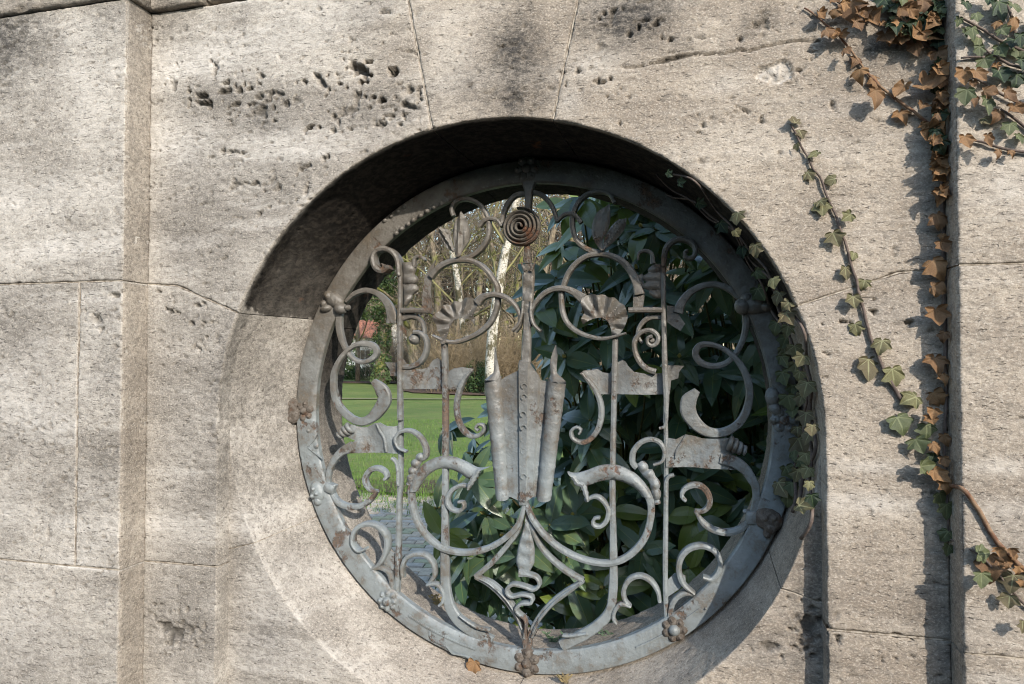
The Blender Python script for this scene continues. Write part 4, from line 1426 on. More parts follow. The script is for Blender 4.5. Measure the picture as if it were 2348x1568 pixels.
# scrolls of the upper half
SCR = [
    # left
    (1, [(2062, 700), (1985, 715), (1925, 780), (1890, 870), (1878, 955)], [40, 38, 36, 30], 0.016, 0.004),
    (1, [(1880, 950), (1850, 908), (1800, 890), (1745, 908), (1708, 950)], [26, 30, 34, 36], 0.016, -0.006),
    (1, [(1512, 872), (1500, 815), (1540, 757), (1620, 742), (1705, 778), (1762, 855), (1785, 950), (1770, 1050), (1715, 1130), (1650, 1178), (1590, 1198)], [30, 34, 36, 38, 40, 40], 0.018, [-0.006, 0.004]),
    ((1, 1, 1, 1, 1, 1, 1, 3, 3, 3, 3, 3, 3, 3, 3), [(1340, 1335), (1400, 1265), (1480, 1222), (1570, 1206), (1665, 1218), (1755, 1275), (1822, 1365), (1848, 60), (1845, 190), (1795, 310), (1710, 390), (1610, 440), (1520, 464), (1440, 452), (1352, 412)],
     [48, 44, 42, 42, 42, 42, 42, 40, 36, 30, 16], 0.018, [0.0, 0.0, 0.002, 0.008, 0.004, -0.012]),
    ((1, 1, 1, 1, 1, 1, 1, 1, 1), [(1030, 1262), (985, 1292), (930, 1270), (905, 1200), (925, 1145), (990, 1122), (1055, 1150), (1095, 1215), (1107, 1330)], [44, 48, 46, 42, 42, 42, 42, 40, 36], 0.030, [-0.014, -0.012, -0.006]),
    (1, [(960, 1250), (975, 1240), (985, 1258), (968, 1276), (945, 1262)], [10, 12, 12, 10], 0.024, -0.014),
    (1, [(1296, 1212), (1275, 1188), (1240, 1178), (1214, 1200), (1210, 1260)], [16, 24, 28, 32, 36], 0.014, -0.006),
    (3, [(692, 155), (755, 95), (845, 68), (935, 95), (1005, 165), (1038, 250), (1040, 320)], [26, 40, 44, 44, 56, 80, 92], 0.014, -0.002),
    (3, [(1118, 278), (1190, 262), (1255, 290), (1285, 350), (1292, 410)], [56, 46, 36, 30, 24], 0.014, 0.0),
    (3, [(1130, 655), (1215, 642), (1275, 595), (1308, 510), (1300, 435), (1255, 392), (1210, 388)], [40, 44, 44, 40, 36, 30], 0.018, [0.0, -0.008]),
    ((3,) * 8, [(1690, 165), (1740, 120), (1830, 100), (1920, 128), (1988, 190), (2020, 265), (2014, 340), (1985, 384)], [70, 46, 42, 40, 36, 32, 28], 0.018, [-0.006, 0.0]),
    # loop with a flared end, left
    (3, [(642, 240), (640, 350), (662, 450), (700, 530), (748, 588), (812, 614), (880, 598), (925, 545), (900, 492), (830, 474), (755, 490), (692, 538), (640, 605), (600, 705), (598, 830), (630, 935), (700, 1020), (785, 1068), (865, 1055), (935, 990), (985, 900), (960, 825), (900, 760)],
     [56, 56, 52, 40, 36, 38, 44, 52, 44, 34, 36, 44, 50, 54, 56, 56, 58, 64, 74, 96, 112, 110, 46], 0.016, [-0.002, -0.004, 0.008, 0.012, 0.0, -0.012, -0.006, 0.0, -0.002, -0.014]),
    # right
    (2, [(105, 700), (165, 692), (235, 715), (300, 785), (335, 870), (347, 918)], [40, 38, 36, 30], 0.016, 0.004),
    (2, [(345, 912), (390, 866), (440, 852), (492, 872), (530, 922)], [26, 30, 34, 36], 0.016, -0.006),
    (2, [(785, 770), (742, 702), (660, 682), (570, 710), (500, 780), (466, 870), (466, 970), (500, 1060), (575, 1122), (685, 1156)], [28, 34, 36, 38, 40, 40], 0.018, [-0.006, 0.004]),
    ((2, 2, 2, 2, 2, 2), [(690, 1162), (770, 1178), (855, 1225), (920, 1310), (960, 1400), (975, 1470)], [40, 46, 54, 66, 76], 0.018, 0.0),
    ((2, 2, 2, 2, 2, 4, 4, 4, 4, 4, 4, 4), [(690, 1160), (590, 1172), (500, 1225), (432, 1310), (392, 1415), (380, 90), (385, 210), (420, 310), (500, 382), (600, 422), (710, 436), (872, 396)], [42, 42, 40, 40, 38, 36, 30, 16], 0.018, [0.0, 0.008, 0.004, -0.012]),
    (2, [(1345, 1135), (1322, 1150), (1330, 1190), (1380, 1188), (1402, 1130), (1372, 1076), (1295, 1047), (1222, 1070), (1172, 1135), (1157, 1260)], [26, 30, 34, 38, 42, 42, 40, 38, 34], 0.028, [-0.014, -0.010, -0.006]),
    (2, [(966, 1205), (970, 1155), (1020, 1135), (1068, 1160), (1078, 1235)], [16, 24, 28, 32, 36], 0.014, -0.006),
    (4, [(1735, 130), (1650, 55), (1550, 22), (1445, 38), (1352, 92), (1292, 170), (1270, 240)], [30, 44, 44, 46, 50, 60, 76], 0.014, -0.002),
    (4, [(1140, 270), (1060, 272), (995, 318), (962, 385), (975, 440), (1000, 470)], [46, 42, 34, 28, 22], 0.014, 0.004),
    (4, [(1100, 690), (1040, 670), (985, 625), (945, 545), (938, 460), (980, 395), (1045, 372), (1090, 388), (1118, 425), (1108, 470), (1070, 492), (1038, 470), (1040, 430), (1075, 418)], [44, 44, 42, 38, 36, 36, 36, 34, 30, 26], 0.020, [0.0, -0.006, -0.014]),
    (4, [(140, 345), (142, 250), (172, 178), (240, 100), (318, 60), (392, 54), (470, 80), (548, 135)], [28, 32, 36, 40, 42, 46, 54, 80], 0.018, [0.0, -0.006]),
    (4, [(1782, 240), (1788, 340), (1762, 450), (1708, 552), (1635, 622), (1540, 646), (1445, 620), (1402, 555), (1430, 492), (1510, 480), (1605, 508), (1690, 570), (1762, 660), (1805, 765), (1815, 870), (1790, 990), (1725, 1090), (1620, 1150), (1505, 1150), (1415, 1095), (1352, 1005), (1350, 915), (1415, 830)],
     [46, 48, 42, 40, 40, 44, 50, 52, 42, 36, 40, 46, 50, 52, 54, 56, 58, 64, 74, 96, 112, 112, 46], 0.016, [-0.002, -0.004, 0.008, 0.012, 0.0, -0.012, -0.006, 0.0, -0.002, -0.014]),
    # banner tails
    (3, [(1650, 680), (1592, 750), (1552, 850), (1535, 950), (1550, 1060), (1592, 1140), (1652, 1180), (1712, 1172), (1748, 1130), (1738, 1098), (1702, 1092), (1682, 1120), (1702, 1138)], [20, 34, 42, 42, 42, 42, 42, 40, 36, 30, 24, 18], 0.018, [-0.006, 0.0, -0.01]),
    (4, [(538, 702), (605, 780), (655, 860), (683, 960), (678, 1060), (645, 1150), (580, 1218), (512, 1225), (462, 1190), (455, 1142), (492, 1112), (528, 1132), (512, 1165)], [20, 34, 42, 42, 42, 42, 42, 40, 36, 30, 24, 18], 0.018, [-0.006, 0.0, -0.01]),
    # lower half: left
    (3, [(1155, 1300), (1095, 1270), (1070, 1205), (1105, 1150), (1180, 1138), (1252, 1182), (1298, 1262), (1300, 1330), (1275, 1350)], [18, 24, 30, 34, 38, 42, 46, 44], 0.016, [-0.014, -0.004]),
    ((3, 3, 3, 3, 3, 5), [(740, 1262), (660, 1300), (600, 1365), (565, 1445), (555, 1530), (565, 40)], [90, 66, 52, 46, 42], 0.014, -0.002),
    ((5, 5, 5, 5, 5, 5), [(580, 95), (625, 168), (700, 206), (790, 206), (868, 165), (932, 88)], [44, 48, 48, 48, 42, 22], 0.018, 0.0),
    ((5, 5, 5, 3, 3, 3, 3, 3, 3), [(932, 90), (882, 82), (848, 40), (838, 1500), (875, 1442), (935, 1425), (990, 1452), (1005, 1490), (985, 1512)], [22, 34, 38, 42, 44, 46, 42, 36, 24], 0.018, [0.0, -0.008]),
    (5, [(848, 525), (795, 545), (748, 492), (752, 412), (802, 355), (882, 338), (958, 372), (1008, 450), (1000, 550), (952, 640), (888, 688)], [20, 30, 36, 38, 42, 46, 46, 44, 36, 20], 0.022, [-0.014, -0.004, 0.0]),
    (5, [(888, 690), (955, 672), (1018, 705), (1042, 770), (1048, 850)], [22, 36, 40, 40, 36], 0.018, 0.0),
    (5, [(1128, 748), (1122, 672), (1152, 602), (1222, 570), (1302, 580), (1358, 640), (1372, 715), (1345, 775), (1308, 808)], [28, 34, 38, 38, 36, 34, 20], 0.018, 0.002),
    (5, [(1310, 806), (1372, 795), (1420, 832), (1440, 890), (1428, 940), (1402, 962)], [20, 30, 32, 28, 22], 0.016, -0.004),
    (5, [(1640, 58), (1570, 46), (1500, 85), (1466, 155), (1490, 218), (1548, 242), (1592, 215), (1585, 175), (1550, 172)], [26, 32, 36, 38, 38, 34, 28, 20], 0.018, [0.0, -0.010]),
    # lower half: right
    (4, [(1082, 1400), (1145, 1375), (1166, 1302), (1130, 1230), (1060, 1206), (985, 1230), (928, 1300), (922, 1385), (955, 1420)], [18, 24, 30, 34, 38, 42, 46, 44], 0.016, [-0.014, -0.004]),
    ((4, 4, 4, 4, 6, 6, 6), [(1590, 1350), (1695, 1375), (1785, 1440), (1845, 1535), (1862, 60), (1866, 160), (1845, 250)], [80, 84, 70, 58, 50, 46], 0.014, -0.002),
    (6, [(1815, 315), (1745, 378), (1645, 405), (1540, 385), (1460, 330), (1400, 240)], [40, 48, 48, 46, 42, 22], 0.018, 0.0),
    (6, [(1396, 240), (1460, 242), (1508, 190), (1500, 112), (1445, 52), (1372, 46), (1312, 80), (1298, 130), (1330, 165)], [22, 34, 40, 44, 44, 42, 36, 22], 0.018, [0.0, -0.008]),
    (6, [(1458, 742), (1522, 758), (1578, 700), (1588, 620), (1540, 540), (1450, 506), (1352, 530), (1290, 600), (1276, 700), (1312, 798), (1395, 872)], [24, 36, 38, 40, 42, 44, 44, 42, 36, 22], 0.022, [-0.014, -0.004, 0.0]),
    (6, [(1392, 876), (1310, 870), (1242, 920), (1212, 1000), (1206, 1085)], [22, 36, 40, 40, 36], 0.018, 0.0),
    (6, [(1130, 935), (1115, 852), (1060, 772), (980, 736), (900, 762), (856, 840), (862, 915), (908, 972)], [28, 34, 38, 38, 36, 34, 20], 0.018, 0.002),
    (6, [(905, 970), (832, 950), (788, 1000), (776, 1060), (800, 1102)], [20, 30, 32, 28, 22], 0.016, -0.004),
    (6, [(560, 160), (640, 130), (702, 168), (740, 240), (722, 318), (672, 360), (622, 342), (632, 298), (672, 292)], [26, 32, 36, 38, 38, 34, 28, 20], 0.018, [0.0, -0.010]),
    # lyre strands below the shield
    ((5,) * 12, [(2058, 195), (2015, 330), (1930, 430), (1800, 515), (1650, 556), (1500, 548), (1385, 500), (1285, 405), (1215, 270), (1190, 130), (1198, 20), (1225, -70)], [36, 42, 44, 46, 46, 46, 48, 50, 50, 50, 54, 64], 0.018, -0.006),
    ((6,) * 13, [(112, 195), (160, 305), (245, 420), (375, 530), (535, 608), (700, 640), (830, 618), (938, 545), (1018, 440), (1058, 310), (1062, 190), (1030, 100), (985, 50)], [36, 42, 44, 46, 46, 46, 48, 50, 50, 50, 54, 64], 0.018, -0.006),
    ((5,) * 5, [(2052, 225), (2000, 395), (1900, 530), (1800, 640), (1682, 742)], [34, 40, 42, 44, 40], 0.018, 0.004),
    ((5,) * 6, [(1682, 742), (1800, 800), (1905, 900), (1985, 1015), (2045, 1140), (2072, 1300)], [30, 56, 60, 50, 46, 50], 0.018, 0.004),
    ((6,) * 5, [(118, 225), (182, 430), (265, 565), (405, 690), (545, 772)], [34, 40, 42, 44, 40], 0.018, 0.004),
    ((6,) * 6, [(545, 775), (430, 850), (300, 950), (195, 1078), (142, 1200), (128, 1300)], [30, 46, 46, 46, 46, 50], 0.018, 0.004),
    # snake under the middle leaf
    (5, [(2015, 712), (2075, 722), (2145, 745), (2170, 800), (2125, 838), (2045, 812), (1965, 800), (1920, 845), (1955, 892), (2045, 878), (2112, 898), (2105, 940), (2035, 946), (1992, 985), (2012, 1022), (2060, 1065), (2066, 1130), (2052, 1195)],
     [60, 34, 30, 30, 30, 30, 30, 30, 30, 28, 28, 28, 28, 28, 28, 24, 20, 14], 0.020, -0.010),
]
for fr, pts, w, dep, yy in SCR:
    bar('scroll', fr, pts, w, dep, yy)
rope('beaded_edge', 6, [(520, 800), (430, 856), (310, 952), (205, 1080), (152, 1200)], [12, 20, 22, 22, 18], -0.006)
rope('beaded_edge', 5, [(1720, 760), (1800, 806), (1905, 905), (1980, 1015), (2035, 1140)], [10, 16, 18, 18, 16], -0.006)

# crescents with their notched heads
def crescent(fr, outer, inner):
    pts = outer + inner[::-1]
    c = np.mean([W2(fr, *q) for q in pts], 0)
    return plate('crescent_leaf', fr, pts, None, 0.012, -0.008, smooth_outline=False)


def crescent_smooth(fr, outer, inner):
    o = spline(np.array([W2(fr, *q) for q in outer]), 0.006)
    i = spline(np.array([W2(fr, *q) for q in inner]), 0.006)
    Pc = np.vstack([o, i[::-1]])
    n0 = len(o)
    m = min(len(o), len(i))
    oo = np.array([o[int(t)] for t in np.linspace(0, len(o) - 1, 60)])
    ii = np.array([i[int(t)] for t in np.linspace(0, len(i) - 1, 60)])
    V, f = [], []
    k = 7
    for a, b in zip(oo, ii):
        for j in range(k):
            u = j / (k - 1)
            p = a * (1 - u) + b * u
            V.append((p[0], GY - 0.012 - 0.010 * math.sin(math.pi * u) ** 0.7, p[1]))
        for j in range(k):
            u = 1 - j / (k - 1)
            p = a * (1 - u) + b * u
            V.append((p[0], GY + 0.002, p[1]))
    m2 = 2 * k
    f = [(x * m2 + j, x * m2 + (j + 1) % m2, (x + 1) * m2 + (j + 1) % m2, (x + 1) * m2 + j) for x in range(59) for j in range(m2)]
    f += [tuple(range(m2)), tuple(59 * m2 + j for j in range(m2))]
    return link('crescent_leaf', mesh_from('crescent_leaf', V, f, True, 45), GRILLE, PAINT)


crescent_smooth(3, [(1175, 1600), (1215, 1480), (1290, 1390), (1390, 1340), (1500, 1336), (1610, 1375), (1700, 1420), (1795, 1412)],
                [(1240, 1600), (1275, 1530), (1335, 1465), (1420, 1425), (1500, 1432), (1570, 1460), (1640, 1500), (1720, 1440)])
crescent_smooth(4, [(1080, 1640), (1010, 1530), (920, 1450), (800, 1400), (680, 1402), (560, 1445), (480, 1462), (428, 1450)],
                [(1000, 1640), (950, 1580), (860, 1530), (770, 1510), (680, 1520), (590, 1550), (540, 1570), (470, 1500)])
rope('notched_head', 0, [F(3, 1705, 1442), F(3, 1672, 1490), F(3, 1645, 1540), F(5, 1635, 35), F(5, 1622, 80)], [30, 40, 40, 34, 16], -0.014)
rope('notched_head', 0, [F(4, 470, 1490), F(4, 505, 1540), F(6, 540, 40), F(6, 565, 110), F(6, 580, 170)], [36, 44, 40, 34, 16], -0.014)

# beaten leaves with thumb dents beside the crescents and bars
def lobed(fr, pts, widths, lobes, side=1, flip=1):
    P = [U(*F(ff, *q), GY - 0.006) for ff, q in zip(fr if isinstance(fr, (list, tuple)) else [fr] * len(pts), pts)]
    C = spline([tuple(p) for p in P], 0.003)
    n = len(C)
    T = np.gradient(C, axis=0)
    T /= np.linalg.norm(T, axis=1)[:, None]
    Sd = np.cross(T, np.array([0, 1.0, 0])) * flip
    hw = lerp_list(widths, n) * ZP
    V, f = [], []
    k = 8
    for i in range(n):
        ph = i / n * lobes * math.pi
        lob = abs(math.sin(ph))
        wd = hw[i] * (0.72 + 0.28 * lob ** 0.6)
        for j in range(k):
            u = j / (k - 1)
            p = C[i] + Sd[i] * wd * u
            V.append((p[0], p[1] - 0.004 - 0.010 * lob ** 0.7 * math.sin(math.pi * min(1, u * 0.95 + 0.05)) - 0.003 * u, p[2]))
        for j in range(k):
            u = 1 - j / (k - 1)
            p = C[i] + Sd[i] * wd * u
            V.append((p[0], p[1] + 0.004, p[2]))
    m2 = 2 * k
    f = [(x * m2 + j, x * m2 + (j + 1) % m2, (x + 1) * m2 + (j + 1) % m2, (x + 1) * m2 + j) for x in range(n - 1) for j in range(m2)]
    f += [tuple(range(m2)), tuple((n - 1) * m2 + j for j in range(m2))]
    return link('lobed_leaf', mesh_from('lobed_leaf', V, f, True, 70), GRILLE, PAINT)


lobed(3, [(1300, 1335), (1262, 1390), (1232, 1460), (1205, 1560)], [60, 74, 70, 60], 4.5, flip=-1)
lobed([4, 4, 6, 6], [(945, 1400), (1000, 1480), (1050, 30), (1085, 190)], [70, 80, 74, 50], 4.5, flip=1)
lobed([1, 1, 3, 3], [(1125, 1225), (1128, 1400), (1130, 60), (1135, 190)], [90, 125, 125, 20], 4.0, flip=1)
lobed([2, 2, 2, 2], [(1150, 1235), (1150, 1330), (1150, 1420), (1148, 1500)], [70, 140, 145, 60], 4.0, flip=-1)

# twin-petalled leaves
def petal(fr, pts, spine, h=0.014, y=-0.004):
    a, b = np.array(W2(fr, *spine[0])), np.array(W2(fr, *spine[1]))
    d = (b - a) / np.linalg.norm(b - a)
    nrm = np.array([-d[1], d[0]])
    P = np.array([W2(fr, *q) for q in pts])
    hw = np.max(np.abs((P - a) @ nrm)) + 1e-6

    def yf(x, z):
        s = np.abs((x - a[0]) * nrm[0] + (z - a[1]) * nrm[1]) / hw
        return h * (1 - s ** 1.6) + 0.003 * np.cos(s * 9)
    return plate('leaf_petal', fr, pts, yf, 0.004, y, st=0.006)


petal(1, [(1582, 842), (1615, 900), (1632, 980), (1625, 1060), (1592, 1130), (1562, 1185), (1532, 1170), (1522, 1080), (1505, 1000), (1530, 920)], [(1555, 1180), (1582, 850)])
petal(1, [(1408, 958), (1450, 968), (1490, 985), (1494, 1040), (1515, 1095), (1530, 1150), (1500, 1140), (1445, 1095), (1415, 1040)], [(1525, 1145), (1415, 965)], y=-0.001)
bar('leaf_stalk', 1, [(1545, 1150), (1550, 1185), (1556, 1212)], [36, 30, 34], y=0.0)
petal(2, [(752, 788), (756, 880), (742, 970), (700, 1060), (695, 1140), (650, 1095), (612, 1010), (615, 920), (660, 840)], [(690, 1135), (752, 795)])
petal(2, [(882, 895), (860, 975), (800, 1050), (730, 1115), (700, 1140), (705, 1060), (745, 965), (810, 905)], [(700, 1135), (880, 900)], y=-0.001)
bar('leaf_stalk', 2, [(692, 1110), (690, 1140), (690, 1165)], [36, 30, 34], y=0.0)

# shells
def shell(fr, pts, piv, nr):
    pv = np.array(W2(fr, *piv))

    def yf(x, z):
        a = np.arctan2(z - pv[1], x - pv[0])
        r = np.hypot(x - pv[0], z - pv[1])
        return 0.008 + 0.007 * np.cos(a * nr) * sstep(0.02, 0.055, r) + 0.06 * np.clip(r - 0.03, 0, .06)
    return plate('shell_leaf', fr, pts, yf, 0.004, -0.004, st=0.0045)


shell(3, [(1688, 345), (1650, 300), (1590, 282), (1535, 290), (1495, 335), (1472, 400), (1462, 470), (1425, 470), (1412, 400), (1385, 340), (1365, 285), (1392, 235), (1425, 215), (1455, 182), (1500, 178), (1530, 152), (1570, 158), (1600, 132), (1655, 128), (1700, 165), (1690, 220), (1672, 270)], (1560, 330), 11)
shell(4, [(545, 328), (535, 290), (552, 235), (532, 175), (555, 118), (620, 100), (660, 108), (705, 102), (745, 125), (790, 128), (825, 162), (862, 185), (885, 260), (872, 330), (835, 390), (808, 440), (768, 440), (762, 375), (738, 312), (690, 280), (620, 288)], (690, 330), 11)

# banners
def banner_rel(x, z):
    return 0.006 * np.sin(x * 38) + 0.003


plate('banner_plate', 3, [(985, 616), (1075, 620), (1112, 618), (1114, 582), (1142, 600), (1165, 645), (1215, 668), (1270, 672), (1315, 655), (1350, 602), (1385, 586), (1412, 606), (1425, 650), (1470, 690), (1520, 664), (1580, 654), (1668, 668), (1640, 700), (1600, 760), (1572, 822), (1440, 824), (1280, 820), (1118, 822), (1114, 724), (1030, 720), (1026, 672)], banner_rel, 0.005, 0.004, smooth_outline=False)
plate('banner_plate', 4, [(522, 702), (552, 680), (600, 676), (655, 668), (692, 694), (748, 702), (768, 660), (800, 622), (845, 600), (870, 612), (890, 645), (935, 690), (1040, 708), (1138, 700), (1190, 690), (1192, 640), (1315, 644), (1278, 690), (1270, 740), (1216, 756), (1206, 862), (1040, 864), (860, 860), (660, 862), (615, 790)], banner_rel, 0.005, 0.004, smooth_outline=False)
plate('banner_plate', 3, [(740, 1090), (800, 1108), (850, 1112), (915, 1080), (960, 1076), (1000, 1100), (1050, 1108), (1092, 1098), (1092, 1312), (1000, 1308), (850, 1306), (720, 1312), (640, 1345), (690, 1272), (770, 1212), (700, 1182)], lambda x, z: 0.004 + 0.005 * np.sin((x + z * 0.5) * 55), 0.005, 0.002, smooth_outline=False)
plate('banner_plate', 4, [(1172, 1190), (1255, 1202), (1325, 1166), (1395, 1180), (1460, 1200), (1560, 1200), (1650, 1192), (1690, 1230), (1740, 1310), (1600, 1320), (1580, 1345), (1700, 1345), (1780, 1410), (1700, 1440), (1600, 1432), (1400, 1418), (1178, 1416)], lambda x, z: 0.004 + 0.005 * np.sin((x - z * 0.5) * 55), 0.005, 0.002, smooth_outline=False)
bar('banner_fold', 3, [(925, 1085), (950, 1140), (985, 1200), (1000, 1300)], [14, 22, 24, 16], y=-0.006, dep=0.010)
bar('banner_fold', 4, [(1330, 1172), (1300, 1230), (1262, 1290), (1250, 1350)], [14, 22, 24, 12], y=-0.006, dep=0.010)
# snail ends of the lower banners
def snail(fr, a, b, r0, r1, turns):
    p, q = U(*F(fr, *a), GY - 0.01), U(*F(fr, *b), GY - 0.01)
    n = 110
    t = np.linspace(0, 1, n)
    ax = (q - p)
    L = ax.length
    ax.normalize()
    u = Vector((0, 1, 0))
    w = ax.cross(u)
    C = []
    for s in t:
        r = (r0 + (r1 - r0) * s) * ZP
        an = s * turns * 2 * math.pi
        c = p + ax * (L * s) + u * (math.cos(an) * r) + w * (math.sin(an) * r)
        C.append(tuple(c))
    C = np.array(C)
    # a coiled ribbon: sweep with a generic frame
    V, f = [], []
    T = np.gradient(C, axis=0)
    T /= np.linalg.norm(T, axis=1)[:, None]
    m = 8
    for i in range(n):
        up = np.array(ax)
        s1 = up - T[i] * (up @ T[i]); s1 /= np.linalg.norm(s1)
        s2 = np.cross(T[i], s1)
        rr = np.interp(t[i], [0, .1, .8, 1], [0.3, 1, .9, .2])
        for j in range(m):
            a2 = 2 * math.pi * j / m
            V.append(C[i] + s1 * math.cos(a2) * L / turns * 0.52 * rr + s2 * math.sin(a2) * 0.006 * rr)
    f = [(i * m + j, i * m + (j + 1) % m, (i + 1) * m + (j + 1) % m, (i + 1) * m + j) for i in range(n - 1) for j in range(m)]
    f += [tuple(range(m)), tuple((n - 1) * m + j for j in range(m))]
    return link('snail_scroll', mesh_from('snail_scroll', V, f, True, 60), GRILLE, PAINT)


snail(3, (735, 1110), (622, 1182), 42, 22, 4)
snail(4, (1650, 1225), (1795, 1305), 44, 24, 4)
# little brackets beside the outer bars
bar('bracket_bar', 3, [(1120, 222), (1230, 222), (1345, 224)], [44, 42, 46], y=-0.008, dep=0.022)
plate('bracket_plate', 3, [(1345, 205), (1268, 205), (1275, 100), (1290, -30), (1330, -105), (1375, -165), (1352, -60), (1335, 60)], None, 0.006, 0.0, smooth_outline=False)
bar('bracket_bar', 4, [(1150, 218), (1020, 218), (892, 220)], [44, 42, 42], y=-0.008, dep=0.022)
plate('bracket_plate', 4, [(925, 205), (1000, 205), (1012, 120), (1008, 20), (1000, -60), (940, -40), (928, 60)], None, 0.006, 0.0, smooth_outline=False)
plate('bracket_plate', 4, [(1182, 185), (1268, 190), (1285, 270), (1322, 322), (1290, 378), (1240, 350), (1185, 310)], None, 0.006, 0.0, smooth_outline=False)
plate('bracket_plate', 3, [(1120, 245), (1240, 250), (1280, 300), (1255, 300), (1190, 290), (1118, 300)], None, 0.006, 0.004, smooth_outline=False)
plate('bracket_plate', 5, [(1002, 538), (1062, 570), (1064, 700), (1020, 680), (975, 640)], None, 0.006, 0.004, smooth_outline=False)
plate('bracket_plate', 6, [(1192, 765), (1245, 718), (1325, 735), (1328, 790), (1275, 840), (1194, 895)], None, 0.006, 0.004, smooth_outline=False)
# knobs in the eyes of the spirals
for fr, x, y, r in ((3, 1212, 440, 46), (4, 1075, 452, 26)):
    p = U(*F(fr, x, y), GY)
    dome_cluster('spiral_knob', p.x, p.z, GY + 0.002, [(0, 0, r * ZP, r * ZP, 0.022, 0, 0), (-0.004, -0.002, r * ZP * .6, r * ZP * .6, 0.030, 0, 0)], GRILLE, PAINT, 14, 7)
# collars where scrolls meet the ring
for fr, x, y, w, h, t in ((5, 580, 60, 90, 70, 18), (6, 1828, 282, 80, 84, 0), (6, 92, 140, 66, 96, -4), (5, 2040, 135, 20, 20, 0)):
    p = U(*F(fr, x, y), GY)
    a = rad(t)
    d = Vector((math.sin(a), 0, math.cos(a))) * h * ZP / 2
    C = np.array([tuple(p - d + Vector((0, -0.006, 0))), tuple(p + Vector((0, -0.010, 0))), tuple(p + d + Vector((0, -0.006, 0)))])
    link('collar_clip', sweep_mesh('collar_clip', spline(C, 0.004), np.full(len(spline(C, 0.004)), w * ZP / 2), np.full(len(spline(C, 0.004)), 0.013), 0.2), GRILLE, PAINT)
for fr, x, y in ((5, 615, 45), (6, 1780, 240)):
    p = U(*F(fr, x, y), GY)
    dome_cluster('collar_knob', p.x, p.z, GY - 0.010, [(0, 0, 0.0065, 0.0065, 0.010, 0, 0)], GRILLE, PAINT, 10, 5)


